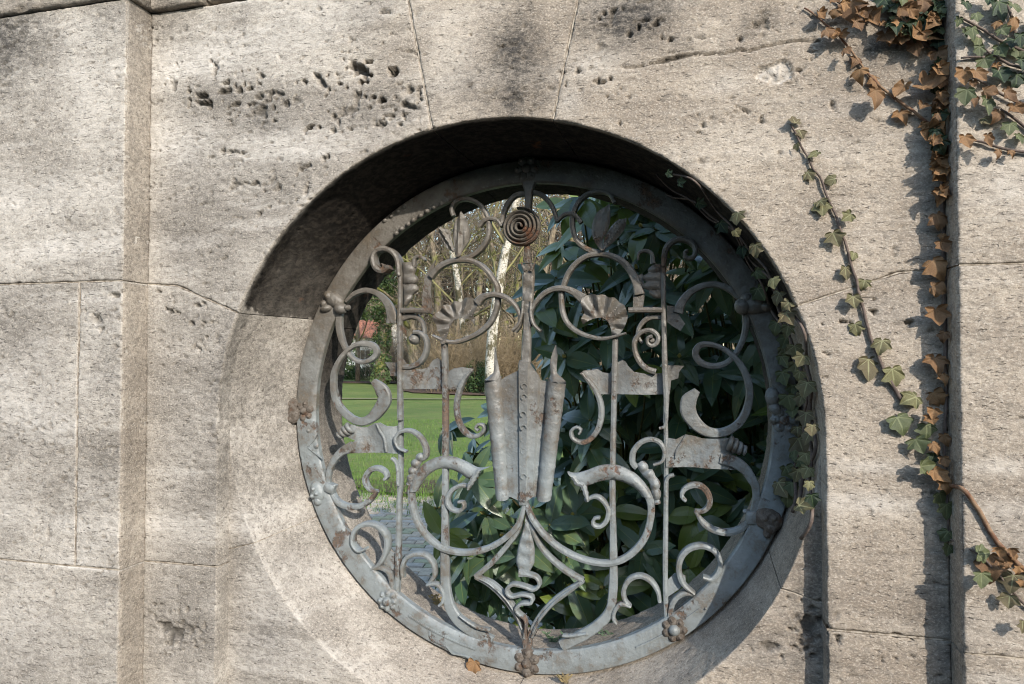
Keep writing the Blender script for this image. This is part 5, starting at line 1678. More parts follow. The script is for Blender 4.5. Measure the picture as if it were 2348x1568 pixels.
# the fluted shield in the middle
def shield():
    root = None
    n = 44
    L = spline(np.array([W2(3, 1886, 752), W2(3, 1905, 1200), W2(5, 1935, 120)]), 0.01)
    # centre panels: a folded sheet
    tl, tr = np.array(W2(3, 1880, 755)), np.array(W2(4, 290, 752))
    bl, br = np.array(W2(5, 1936, 128)), np.array(W2(6, 215, 128))
    prof = [(0.0, -0.006), (0.10, -0.006), (0.36, -0.011), (0.385, -0.012), (0.41, -0.020), (0.60, -0.022), (0.63, -0.016), (0.80, -0.012), (0.83, -0.004), (1.0, 0.000)]
    topz = [0.0, 0.010, 0.026, 0.030, 0.034, 0.046, 0.046, 0.014, 0.0, -0.004]
    V, f = [], []
    m = len(prof)
    for i in range(n + 1):
        t = i / n
        a, b = tl * (1 - t) + bl * t, tr * (1 - t) + br * t
        for (u, y), tz in zip(prof, topz):
            p = a * (1 - u) + b * u
            dz = tz * (1 - t) ** 6 - (0.010 * t ** 6 if 0.3 < u < 0.7 else 0)
            V.append((p[0], GY - 0.012 + y * (1 - 0.25 * t) + 0.001 * math.sin(t * 11 + u * 9), p[1] + dz))
    nv = len(V)
    V += [(x, y + 0.004, z) for x, y, z in V]
    f = [(i * m + j, i * m + j + 1, (i + 1) * m + j + 1, (i + 1) * m + j) for i in range(n) for j in range(m - 1)]
    f += [tuple(reversed([q + nv for q in a])) for a in f]
    rim = [j for j in range(m)] + [i * m + m - 1 for i in range(1, n + 1)] + [n * m + j for j in range(m - 2, -1, -1)] + [i * m for i in range(n - 1, 0, -1)]
    f += [(rim[q], rim[(q + 1) % len(rim)], rim[(q + 1) % len(rim)] + nv, rim[q] + nv) for q in range(len(rim))]
    sh = link('fluted_shield', mesh_from('fluted_shield', V, f, True, 24), GRILLE, PAINT)
    # rolled sides: open-topped tubes with a pointed lip
    for side, (ta, tb, ba, bb, tip) in (('l', (W2(3, 1758, 745), W2(3, 1884, 748), W2(5, 1848, 145), W2(5, 1940, 125), W2(3, 1838, 500))),
                                        ('r', (W2(4, 284, 745), W2(4, 418, 770), W2(6, 203, 120), W2(6, 302, 165), W2(4, 345, 488)))):
        ta, tb, ba, bb, tip = map(np.array, (ta, tb, ba, bb, tip))
        V, f = [], []
        k, n2 = 22, 46
        for i in range(n2 + 1):
            t = i / n2
            a, b = ta * (1 - t) + ba * t, tb * (1 - t) + bb * t
            c, r = (a + b) / 2, np.linalg.norm(b - a) / 2
            band = 0.0016 * max(0.0, math.cos((t * 8.2 + 0.1) * 2 * math.pi)) ** 6
            for j in range(k):
                an = 2 * math.pi * j / k
                u = math.cos(an)
                rr = r + band
                V.append((c[0] + rr * u, GY - 0.014 - rr * 0.9 * math.sin(an), c[1] + (0.012 * u * (1 - t) * (1 if side == 'l' else -1) * 0.6 - (0.006 * math.sin(an)))))
        for i in range(n2):
            for j in range(k):
                f.append((i * k + j, i * k + (j + 1) % k, (i + 1) * k + (j + 1) % k, (i + 1) * k + j))
        f.append(tuple(n2 * k + j for j in range(k)))
        ro = link('side_roll', mesh_from('side_roll', V, f, True, 50), sh, PAINT)
        # the curled lip that runs up to a point: outer half of the roll, narrowing as it rises
        V, f = [], []
        k, n3 = 8, 22
        for i in range(n3 + 1):
            t = i / n3
            if side == 'l':
                lx = np.interp(t, [0, .22, .35, .6, 1], [1758, 1826, 1832, 1834, 1838])
                rx = np.interp(t, [0, .22, .6, .85, 1], [1884, 1874, 1858, 1850, 1843])
                xa, xb = W2(3, lx, 752 - 252 * t), W2(3, rx, 752 - 252 * t)
            else:
                lx = np.interp(t, [0, .2, .55, .8, 1], [284, 304, 300, 320, 343])
                rx = np.interp(t, [0, .22, .35, .7, 1], [418, 352, 348, 357, 349])
                xa, xb = W2(4, lx, 762 - 274 * t), W2(4, rx, 762 - 274 * t)
            for j in range(k):
                u = j / (k - 1)
                x, z = xa[0] * (1 - u) + xb[0] * u, xa[1] * (1 - u) + xb[1] * u
                w = abs(xb[0] - xa[0]) / 2
                V.append((x, GY - 0.016 - w * (0.95 - 1.6 * t) * math.sin(math.pi * u) - 0.006 * t, z))
        nv = len(V)
        V += [(x, y + 0.003, z) for x, y, z in V]
        f = [(i * k + j, i * k + j + 1, (i + 1) * k + j + 1, (i + 1) * k + j) for i in range(n3) for j in range(k - 1)]
        f += [tuple(q + nv for q in a) for a in f]
        link('rolled_tip', mesh_from('rolled_tip', V, f, True, 60), sh, PAINT)
    # chased ornament down the middle
    for i, (x, y) in enumerate(((2068, 800), (2066, 880), (2060, 1010), (2062, 1110), (2060, 1200), (2062, 1290), (2062, 1480))):
        p = U(*F(3, x, y), GY)
        r = 26 * ZP
        C = np.array([(p.x + r * math.cos(a) * (1 - a / 12), GY - 0.0335 + 0.004 * (i > 3), p.z + r * math.sin(a) * (1 - a / 12)) for a in np.linspace(0, 4.4, 16)])
        link('chased_curl', sweep_mesh('chased_curl', C, np.full(16, 0.0016), np.full(16, 0.002)), sh, PAINT)


shield()
# middle leaf with thumb dents below the shield
st = [F(5, 2072, 260), F(5, 2070, 380), F(5, 2066, 480), F(5, 2058, 600), F(5, 2052, 680), F(5, 2040, 725)]
ladder(0, st, [14, 44, 96, 132, 140, 70], 5.0, -0.004, 0.0045)

# ------------------------------------------------------------------ ivy
def tube(V, f, C, R, m=6):
    C = np.asarray(C, float)
    n = len(C)
    R = lerp_list(R, n)
    T = np.gradient(C, axis=0)
    T /= np.linalg.norm(T, axis=1)[:, None] + 1e-12
    a = np.array([0.31, 0.22, 0.92])
    if abs(T[0] @ a) > 0.9:
        a = np.array([0.9, 0.3, 0.1])
    s = a - T[0] * (a @ T[0])
    b = len(V)
    for i in range(n):
        s = s - T[i] * (s @ T[i])
        s /= np.linalg.norm(s) + 1e-12
        w = np.cross(T[i], s)
        for j in range(m):
            an = 2 * math.pi * j / m
            V.append(tuple(C[i] + (s * math.cos(an) + w * math.sin(an)) * R[i]))
    for i in range(n - 1):
        for j in range(m):
            f.append((b + i * m + j, b + i * m + (j + 1) % m, b + (i + 1) * m + (j + 1) % m, b + (i + 1) * m + j))
    f.append(tuple(b + j for j in reversed(range(m))))
    f.append(tuple(b + (n - 1) * m + j for j in range(m)))


def ivy_leaf_mesh(seed, kind):
    r = random.Random(seed)
    j = lambda s=0.085: r.uniform(-s, s) * (1.6 if kind == 'brown' else 1)
    base = (0.0, 0.04)
    tips = [(-.46 + j(), -.04 + j()), (-.62 + j(), .46 + j()), (0 + j(), 1.0 + j(.1)), (.62 + j(), .46 + j()), (.46 + j(), -.04 + j())]
    sin = [(-.12, -.10), (-.44 + j(.04), .20 + j(.03)), (-.36 + j(.05), .58 + j(.05)), (.36 + j(.05), .58 + j(.05)), (.44 + j(.04), .20 + j(.03)), (.12, -.10)]
    V, A, f = [base], [1.0], []
    mids, tp, sn, sh = [], [], [], []
    for t in tips:
        V.append(((t[0] * .55, base[1] + (t[1] - base[1]) * .55))); A.append(1.0); mids.append(len(V) - 1)
        V.append(t); A.append(0.9); tp.append(len(V) - 1)
    for s in sin:
        V.append(s); A.append(0.0); sn.append(len(V) - 1)
    for i in range(5):                                   # bulged lobe edges
        for s in (sin[i], sin[i + 1]):
            q = (s[0] * .45 + tips[i][0] * .55, s[1] * .45 + tips[i][1] * .55)
            c = (tips[i][0] * .6, tips[i][1] * .6)
            d = (q[0] - c[0], q[1] - c[1])
            L = math.hypot(*d) + 1e-6
            V.append((q[0] + d[0] / L * .035, q[1] + d[1] / L * .035)); A.append(0.0); sh.append(len(V) - 1)
    for i in range(5):
        m, t = mids[i], tp[i]
        s0, s1, e0, e1 = sn[i], sn[i + 1], sh[2 * i], sh[2 * i + 1]
        f += [(0, s0, m), (s0, e0, m), (e0, t, m), (t, e1, m), (e1, s1, m), (s1, 0, m)]
    cup, fold, curl = r.uniform(-.45, .45), r.uniform(.02, .28), r.uniform(-.2, .6)
    if kind == 'brown':
        cup, fold, curl = r.uniform(-1.0, .8), r.uniform(.1, .5), r.uniform(-.2, 1.1)
    P = []
    for (x, y), a in zip(V, A):
        z = -cup * (x * x + (y - .4) ** 2) + fold * (a - .5) * -1 * .35 - curl * max(0, y - .45) ** 2 + r.uniform(-.02, .02) * (2.2 if kind == 'brown' else 1)
        P.append((x, y, z))
    bm = bmesh.new()
    lay = bm.verts.layers.float.new('vein')
    vs = [bm.verts.new(p) for p in P]
    for v_, a_ in zip(vs, A):
        v_[lay] = a_
    for t_ in f:
        bm.faces.new([vs[i] for i in t_])
    bmesh.ops.subdivide_edges(bm, edges=bm.edges[:], cuts=1, smooth=0.75, use_grid_fill=True)
    for fc in bm.faces:
        fc.smooth = True
    me = bpy.data.meshes.new('leaf')
    bm.to_mesh(me)
    bm.free()
    me.materials.append(IVY[kind])
    return me


LEAFM = {k: [ivy_leaf_mesh(s * 7 + len(k), k) for s in range(12)] for k in IVY}
KEY = {'b': 'brown', 'g': 'green', 'd': 'dark', 'v': 'pale'}


def child(o, root):
    o.parent = root
    o.matrix_parent_inverse = Matrix.Translation(root.location).inverted()


def put_leaf(root, p, nrm, size, kind, rot, tilt=0.5, stem_to=None):
    me = rnd.choice(LEAFM[KEY[kind]])
    o = bpy.data.objects.new('leaf', me)
    COL.objects.link(o)
    n = (Vector(nrm) + Vector((rnd.uniform(-tilt, tilt), rnd.uniform(-.1, .1), rnd.uniform(-tilt * .5, tilt * .9)))).normalized()
    d = Vector((math.sin(rot), 0, -math.cos(rot)))
    d = (d - n * d.dot(n)).normalized()
    x = d.cross(n)
    M = Matrix((x, d, n)).transposed().to_4x4()
    M = Matrix.Translation(p) @ M @ Matrix.Diagonal((size * rnd.uniform(.8, 1.05), size * rnd.uniform(.8, 1.08), size, 1)) @ Matrix.Translation((0, -0.35, 0))
    child(o, root)
    o.matrix_basis = M
    return o


def wallY(px, py):
    """which surface of the wall lies behind a picture position"""
    p = U(px, py, -PR)
    if p.x > XR:
        return -PR
    return 0.0


def survey_leaves(root, fr, items, surf=None, off=(0.005, 0.018), tilt=0.5):
    for k, x, y, w, rot in items:
        px, py = F(fr, x, y)
        Y = wallY(px, py) if surf is None else surf
        o = rnd.uniform(*off)
        p = U(px, py, Y - o)
        if Y == 0.0 and p.x > XR - 0.012:
            p.x = XR - 0.012
        div = 2.4925 if fr == 16 else 3.3347
        sc = (U(px + 1, py, Y) - U(px, py, Y)).length / div
        put_leaf(root, p, (0, -1, 0.12), w * sc / 1.0, k, rad(rot + rnd.uniform(-14, 14)), tilt)


def survey_stem(root, fr, pts, r0, r1, surf=None, mat=None, off=0.006):
    C = []
    fs = fr if isinstance(fr, (list, tuple)) else [fr] * len(pts)
    for (x, y), ff in zip(pts, fs):
        px, py = F(ff, x, y)
        Y = wallY(px, py) if surf is None else surf
        p = U(px, py, Y - off)
        if Y == 0.0 and p.x > XR - 0.006: p.x = XR - 0.006
        C.append(tuple(p))
    C = spline(C, 0.012)
    C = C + 0.004 * (np.stack([fbm(C, 35, 2, s) for s in (4, 5, 6)], 1) - 0.5)
    V, f = [], []
    tube(V, f, C, [r0, r1], 6)
    # aerial rootlets
    for i in range(3, len(C) - 2, 4):
        q = Vector(C[i])
        for s in (-1, 1):
            e = q + Vector((s * rnd.uniform(.004, .012), off * .8, rnd.uniform(-.008, .006)))
            tube(V, f, [tuple(q), tuple((q + e) / 2 + Vector((0, -.001, 0))), tuple(e)], [0.0006, 0.0003], 3)
    return link('stem', mesh_from('stem', V, f), root, mat or STEM)


# 1: long shoot with small pale leaves on the open wall
r1 = empty('ivy_vine', U(2120, 1000, 0), 'long thin ivy shoot with small pale-veined leaves on the open wall right of window', 'ivy')
survey_stem(r1, [14] * 7 + [15] * 15, [(565, 950), (610, 1030), (650, 1120), (700, 1200), (730, 1290), (790, 1360), (830, 1470), (880, 20), (915, 80), (940, 180), (980, 280), (1010, 380), (1032, 480), (1070, 570), (1082, 650), (1110, 750), (1132, 860), (1170, 990), (1210, 1110), (1255, 1210), (1320, 1340), (1430, 1520)], 0.0022, 0.0045)
survey_leaves(r1, 14, [('v', 590, 925, 100, 200), ('v', 640, 1015, 100, 20), ('v', 608, 1120, 70, 0), ('v', 745, 1175, 90, -60), ('v', 705, 1335, 110, 40), ('v', 872, 1372, 110, -80), ('v', 800, 1545, 90, 30)], tilt=0.9)
survey_leaves(r1, 15, [('v', 805, 12, 130, 10), ('v', 1000, 92, 110, -40), ('v', 900, 248, 150, 20), ('v', 1045, 385, 80, -10), ('v', 985, 512, 110, 0), ('v', 1125, 602, 100, -20), ('v', 1045, 732, 140, 10), ('v', 1065, 945, 110, 10), ('v', 1258, 1072, 150, 0), ('v', 1165, 1235, 190, 5), ('v', 1352, 1305, 175, 0), ('v', 1490, 1480, 170, -50)], tilt=0.45)

# 2: the withered vine down the corner of the pilaster
r2 = empty('ivy_vine', U(2165, 1150, 0), 'withered ivy with brown curled leaves down the corner between wall and pilaster', 'ivy')
survey_stem(r2, [14, 14, 14, 14, 15, 15, 15, 15, 16, 16, 16], [(1740, -60), (1735, 400), (1745, 900), (1752, 1500), (1757, 200), (1755, 700), (1758, 1100), (1752, 1560), (1300, 250), (1325, 500), (1370, 740)], 0.0065, 0.0022)
survey_stem(r2, 14, [(670, 58), (740, 105), (830, 180), (900, 240), (960, 310), (1030, 390), (1080, 470), (1150, 550), (1230, 640), (1290, 695), (1400, 780), (1500, 850), (1590, 920), (1735, 1010)], 0.0018, 0.0036, mat=STEMB)
survey_stem(r2, 14, [(860, -30), (1010, 60), (1150, 120), (1300, 200), (1420, 240), (1560, 310), (1730, 420)], 0.0022, 0.0045)
survey_stem(r2, 14, [(1200, -40), (1330, 20), (1450, 90), (1600, 140), (1735, 200)], 0.0025, 0.0045)
survey_leaves(r2, 14, [('b', 790, 115, 100, 40), ('b', 850, 230, 105, 30), ('b', 955, 272, 90, 0), ('b', 985, 375, 90, 40), ('b', 1075, 452, 100, -20), ('b', 1085, 552, 130, 0), ('b', 1225, 608, 140, 0), ('b', 1225, 722, 135, 10), ('b', 1410, 690, 130, -30), ('b', 1415, 872, 120, 0), ('b', 1570, 812, 80, -20), ('b', 1592, 962, 95, 60),
                       ('b', 1030, 55, 190, 10), ('b', 890, 2, 110, 40), ('b', 1175, 132, 170, 30), ('b', 1270, 188, 80, 0), ('b', 1295, 284, 150, 10), ('b', 1425, 284, 110, -10), ('b', 1522, 372, 130, 10), ('b', 1650, 275, 240, 60), ('b', 1710, 425, 150, 30),
                       ('g', 1290, 32, 140, -10), ('g', 1395, 172, 150, 0), ('g', 1470, 52, 130, 20), ('d', 1600, 62, 190, 10), ('g', 1690, 132, 90, -10), ('d', 1740, 60, 150, 0), ('d', 1540, 10, 150, -30), ('d', 1500, 205, 120, 20), ('d', 1420, 102, 120, 10), ('d', 1560, 175, 150, 0), ('d', 1640, 190, 140, 30), ('d', 1370, 20, 110, 0), ('g', 1600, -20, 140, 20), ('d', 1700, 20, 120, 0)], off=(0.006, 0.032), tilt=0.6)
survey_leaves(r2, 14, [('b', 1680, 550, 100, 0), ('b', 1640, 662, 210, 60), ('b', 1715, 735, 120, 20), ('b', 1710, 852, 130, 0), ('b', 1670, 1012, 190, 40), ('b', 1730, 1055, 120, 0), ('b', 1690, 1152, 110, 30), ('b', 1735, 1165, 130, 50), ('b', 1700, 1235, 120, 10), ('b', 1700, 1325, 190, 20), ('b', 1725, 1475, 140, 30), ('d', 1740, 500, 100, 0), ('d', 1720, 330, 120, 0), ('b', 1740, 640, 100, -20)], off=(0.010, 0.038), tilt=0.7)
survey_leaves(r2, 15, [('b', 1705, 105, 160, 10), ('b', 1720, 312, 130, 30), ('b', 1680, 465, 180, 20), ('b', 1690, 640, 130, 60), ('b', 1682, 845, 165, 20), ('b', 1735, 1000, 100, -10), ('b', 1685, 1195, 170, 10), ('b', 1740, 1312, 100, 0), ('b', 1680, 1475, 170, 20), ('b', 1735, 230, 70, 0), ('b', 1740, 560, 70, 0)], off=(0.008, 0.030), tilt=0.7)
survey_leaves(r2, 16, [('g', 1050, 75, 140, 10), ('g', 1200, 112, 110, 0), ('b', 1222, 55, 75, 0), ('b', 1300, 165, 80, 20), ('b', 1250, 212, 80, 20), ('g', 1150, 195, 120, 20), ('b', 1300, 292, 65, 0), ('g', 1190, 322, 110, 80), ('b', 1268, 372, 110, 40), ('g', 1280, 502, 100, 30), ('g', 1320, 570, 100, 0), ('b', 1240, 20, 80, 0), ('d', 1240, 270, 80, 0), ('g', 1360, 720, 90, -20), ('g', 1390, 800, 85, -20)], off=(0.010, 0.03), tilt=0.55)

clump = []
for _ in range(30):
    clump.append((rnd.choice('bbbbd'), rnd.uniform(1660, 1750), rnd.uniform(420, 1560) , rnd.uniform(80, 150), rnd.uniform(-40, 60)))
for _ in range(14):
    clump.append(('b', rnd.uniform(860, 1700), rnd.uniform(-20, 120) + 200 * rnd.random() ** 2, rnd.uniform(90, 160), rnd.uniform(-40, 50)))
for _ in range(34):
    k_ = rnd.choice('bbgddg')
    clump.append((k_, rnd.uniform(1250, 1770), rnd.uniform(-40, 260) + 60 * rnd.random(), rnd.uniform(90, 170), rnd.uniform(-40, 50)))
survey_leaves(r2, 14, clump, off=(0.008, 0.045), tilt=0.7)
# 3: ivy on the face of the pilaster
r3 = empty('ivy_vine', U(2340, 300, -PR), 'mixed green and rust-brown ivy spreading over the upper face of the right pilaster', 'ivy')
for pts in ([(1860, 130), (2000, 200), (2110, 280), (2230, 340), (2400, 420)], [(1870, 440), (2000, 440), (2090, 442)], [(2040, 370), (2130, 430), (2240, 490), (2400, 540)], [(1900, 570), (2050, 640), (2170, 720), (2340, 800), (2500, 900)], [(2170, 830), (2290, 920), (2420, 1020)], [(1880, 1060), (2040, 1085), (2180, 1135), (2400, 1170)], [(2180, -60), (2250, 120), (2300, 300), (2400, 420)]):
    survey_stem(r3, 14, pts, 0.0022, 0.0034)
survey_leaves(r3, 14, [('g', 1850, 160, 80, 0), ('g', 1960, 240, 105, 20), ('d', 2165, 65, 220, 20), ('b', 2290, 162, 120, -10), ('b', 2140, 172, 80, 0), ('g', 2190, 232, 110, 20), ('g', 2000, 312, 105, -20), ('g', 2010, 385, 105, 0), ('g', 2170, 385, 130, 10), ('g', 2300, 395, 130, 0), ('g', 2052, 475, 130, 0), ('d', 2170, 575, 160, 10), ('d', 2300, 605, 150, 0), ('b', 1885, 575, 150, 0), ('b', 2000, 572, 140, 30), ('g', 1905, 725, 175, 0),
                       ('b', 1960, 642, 85, 20), ('b', 2080, 692, 115, 70), ('b', 1965, 752, 95, 0), ('b', 2220, 732, 140, 20), ('g', 2070, 792, 150, 10), ('b', 2160, 872, 115, -30), ('b', 2290, 832, 140, 0), ('v', 2060, 912, 95, 30), ('g', 2240, 972, 125, 0), ('g', 2310, 1052, 110, 20), ('b', 1900, 1075, 140, 10), ('b', 2070, 1062, 105, 0), ('b', 2160, 1162, 75, 0), ('b', 2260, 1158, 75, 20), ('g', 2280, 52, 120, 0), ('d', 1910, 32, 120, -10), ('g', 1900, 242, 75, 0), ('d', 2330, 480, 120, 0), ('d', 2320, 300, 130, 20), ('g', 2420, 200, 140, 0), ('b', 2420, 720, 130, 10), ('d', 2080, -20, 130, 0), ('g', 1990, 120, 90, 0), ('d', 2260, 320, 110, -20), ('b', 2140, 500, 70, 0)], off=(0.006, 0.030), tilt=0.55)

# 4: the strand at the foot of the pilaster
r4 = empty('ivy_vine', U(2345, 1440, -PR), 'snapped reddish ivy stem with torn orange leaves low on the right pilaster', 'ivy')
survey_stem(r4, 16, [(1350, 430), (1400, 450), (1445, 500), (1500, 580), (1540, 660), (1600, 760), (1650, 810), (1755, 920), (1850, 1010)], 0.0042, 0.0050, mat=STEMB)
survey_stem(r4, 16, [(1395, 740), (1470, 810), (1600, 930), (1680, 1030), (1755, 1110), (1850, 1200)], 0.0020, 0.0026)
survey_leaves(r4, 16, [('b', 1365, 432, 100, 10), ('g', 1520, 822, 105, 80), ('b', 1560, 885, 165, 10), ('b', 1612, 800, 70, 0), ('b', 1630, 862, 90, 60), ('b', 1682, 802, 65, 0), ('b', 1712, 842, 55, 20), ('b', 1665, 892, 45, 0), ('b', 1725, 916, 65, 0), ('g', 1515, 962, 110, 0), ('v', 1685, 982, 125, 0), ('v', 1670, 1088, 105, 0), ('v', 1748, 1232, 85, 0), ('b', 1750, 992, 60, 0)], off=(0.012, 0.035), tilt=0.6)


# 5: ivy inside the reveal
def cyl_point(px, py, r):
    d = ray(px, py)
    ox, oz = EYE.x - CX, EYE.z - CZ
    a, b, c = d.x ** 2 + d.z ** 2, 2 * (ox * d.x + oz * d.z), ox * ox + oz * oz - r * r
    q = b * b - 4 * a * c
    if q < 0:
        return None
    t = (-b + math.sqrt(q)) / (2 * a)
    p = EYE + d * t
    return p if p.y > 0.0 else None


r5v = empty('ivy_vine', cyl_point(*F(16, 500, 560), RO - 0.01) or U(1850, 1165, .2), 'dense dusty green ivy strand climbing the shaded inner edge of the round opening', 'ivy')
LV5 = [(15, 'v', 150, 92, 130, 0), (15, 'v', 150, 212, 80, 10), (15, 'v', 290, 345, 120, 0), (15, 'd', 40, 165, 120, 60), (15, 'd', 200, 355, 90, 20), (15, 'g', 320, 525, 100, 60), (15, 'v', 430, 585, 120, 0), (15, 'g', 330, 675, 140, 50), (15, 'v', 460, 705, 110, 0), (15, 'v', 530, 765, 100, -30), (15, 'v', 540, 852, 125, 10), (15, 'g', 450, 935, 130, 0), (15, 'v', 540, 952, 110, 0), (15, 'g', 520, 1042, 110, 0),
       (15, 'v', 520, 1122, 120, 20), (15, 'v', 600, 1112, 115, 0), (15, 'g', 510, 1185, 110, 30), (15, 'v', 650, 1182, 110, -30), (15, 'v', 600, 1245, 115, 0), (15, 'g', 510, 1315, 120, 40), (15, 'v', 630, 1305, 100, 0), (15, 'v', 680, 1395, 130, -20), (15, 'g', 550, 1500, 130, 20), (15, 'v', 640, 1482, 110, 0), (15, 'g', 570, 1405, 100, 0),
       (16, 'v', 510, 45, 90, 0), (16, 'v', 480, 195, 125, 0), (16, 'g', 435, 8, 70, 0), (16, 'v', 520, 152, 85, 0), (16, 'v', 510, 272, 85, -10), (16, 'g', 405, 352, 90, 20), (16, 'v', 460, 372, 90, 0), (16, 'v', 512, 352, 75, 0), (16, 'v', 365, 442, 110, 40), (16, 'g', 430, 442, 85, 0), (16, 'v', 530, 432, 65, 0), (16, 'g', 405, 512, 85, 0), (16, 'v', 500, 552, 95, 60), (16, 'd', 545, 512, 75, 0), (16, 'v', 460, 120, 80, 10), (16, 'g', 480, 310, 70, 0), (16, 'g', 440, 250, 80, 20), (16, 'v', 545, 110, 70, 0),
       (2, 'd', 1290, 610, 80, 70), (2, 'd', 1440, 775, 90, 60), (2, 'd', 1200, 545, 60, 60), (2, 'd', 1600, 950, 100, 40), (2, 'd', 1760, 1130, 100, 10)]
stem_pts = []
for fr, k, x, y, w, rot in LV5:
    px, py = F(fr, x, y)
    p = cyl_point(px, py, RO - 0.022)
    if p is None or p.y > 0.222:
        p = U(px, py, 0.222) if (p is not None) else U(px, py, -0.012)
    div = 2.4925 if fr == 16 else 3.3347
    sc = (EYE - p).length / FOC / div
    rr = Vector((CX - p.x, 0, CZ - p.z)).normalized()
    put_leaf(r5v, p, rr * 0.45 + Vector((0, -1, 0.1)), w * sc / 1.08, k, rad(rot + rnd.uniform(-25, 25)), 0.7)
for off_, n0 in ((0.12, 0), (0.165, 1), (0.07, 2)):
    C = []
    for i in range(40):
        a = rad(58 - i * 1.85 - n0 * 2)
        y = off_ + 0.05 * math.sin(i * 0.35 + n0 * 2) + 0.02 * math.sin(i * 1.1 + n0)
        C.append((CX + (RO - 0.005 - 0.035 * y / RD) * math.cos(a) + 0.02 * y / RD, y, CZ + (RO - 0.005 - 0.035 * y / RD) * math.sin(a)))
    V, f = [], []
    tube(V, f, spline(C, 0.015), [0.0022, 0.0045], 6)
    link('stem', mesh_from('stem', V, f), r5v, STEM)

# loose leaf and weeds caught on the sill
p = U(*F(5, 1655, 1435), 0.30)
fl = bpy.data.objects.new('fallen_leaf', LEAFM['brown'][2])
COL.objects.link(fl)
fl.matrix_basis = Matrix.Translation(U(*F(5, 1655, 1435), 0.225)) @ Matrix.Rotation(rad(75), 4, 'X') @ Matrix.Rotation(rad(170), 4, 'Z') @ Matrix.Scale(0.040, 4) @ Matrix.Translation((0, -0.4, 0))
tag(fl, 'single fallen orange leaf lodged under the bottom of the iron ring', 'leaf')


def weed(px, py, Y, h, n, label, mat, seed):
    r = random.Random(seed)
    base = U(px, py, Y)
    root = empty('weed', base, label, 'weed')
    for i in range(n):
        a, l = r.uniform(0, 6.28), h * r.uniform(.5, 1)
        sp = r.uniform(.2, .8)
        P = [base + Vector((math.cos(a) * sp * l * t, math.sin(a) * sp * l * t * .5, l * (t - .3 * t * t))) for t in (0, .3, .6, 1)]
        V, f = [], []
        tube(V, f, [tuple(q) for q in P], [0.0012, 0.0004], 4)
        for q, d in zip(P[1:], (0, 1, 2)):
            for s in (-1, 1):
                e = q + Vector((s * r.uniform(.008, .016), r.uniform(-.008, .004), r.uniform(.0, .012)))
                m = (q + e) / 2
                b = len(V)
                V += [tuple(q), tuple(m + Vector((0, -.002, .004))), tuple(e), tuple(m - Vector((0, .002, .004)))]
                f.append((b, b + 1, b + 2, b + 3))
        link('stem', mesh_from('stem', V, f), root, mat)


WEEDG = mat_simple('blue-green weed', (0.07, 0.12, 0.075), (0.11, 0.16, 0.10), 30, 0.7)
WEEDY = mat_simple('dry yellowish weed', (0.20, 0.165, 0.08), (0.27, 0.21, 0.11), 30, 0.8)
weed(*F(6, 335, 1290), 0.33, 0.055, 7, 'small blue-green weed growing on the sill behind the bottom of the grille', WEEDG, 1)
weed(*F(6, 720, 1265), 0.33, 0.050, 6, 'low blue-green weed on the sill beside the right flag-ended bar', WEEDG, 2)
weed(*F(6, 400, 1560), 0.215, 0.030, 5, 'dry yellow weed in front of the rusty bottom rosette', WEEDY, 3)
weed(*F(5, 1410, 985), 0.35, 0.05, 5, 'yellow-green sprig on the sill beside the left curved bar', WEEDY, 4)

# ------------------------------------------------------------------ rhododendron
def rho_leaf(seed, mat):
    r = random.Random(seed)
    n = 7
    droop, fold, wd = r.uniform(.05, .40), r.uniform(.03, .12), r.uniform(.185, .235)
    tw = r.uniform(-.25, .25)
    V, A, f = [], [], []
    for i in range(n):
        t = i / (n - 1)
        w = wd * (math.sin(math.pi * min(1, t * .93 + .07) ** 0.9)) ** .75 * (1 if t < .9 else .55)
        if i == 0: w = .018
        if i == n - 1: w = .004
        zc = -droop * t * t
        for s in (-1, -.5, 0, .5, 1):
            x = s * w
            V.append((x, t, zc + fold * abs(s) * w * 2.2 - .3 * fold * (s * s) * w + tw * x * t))
            A.append(1.0 if s == 0 else .0)
    for i in range(n - 1):
        for j in range(4):
            f.append((i * 5 + j, i * 5 + j + 1, (i + 1) * 5 + j + 1, (i + 1) * 5 + j))
    me = mesh_from('leaf', V, f)
    attr(me, 'vein', A)
    me.materials.append(mat)
    return me


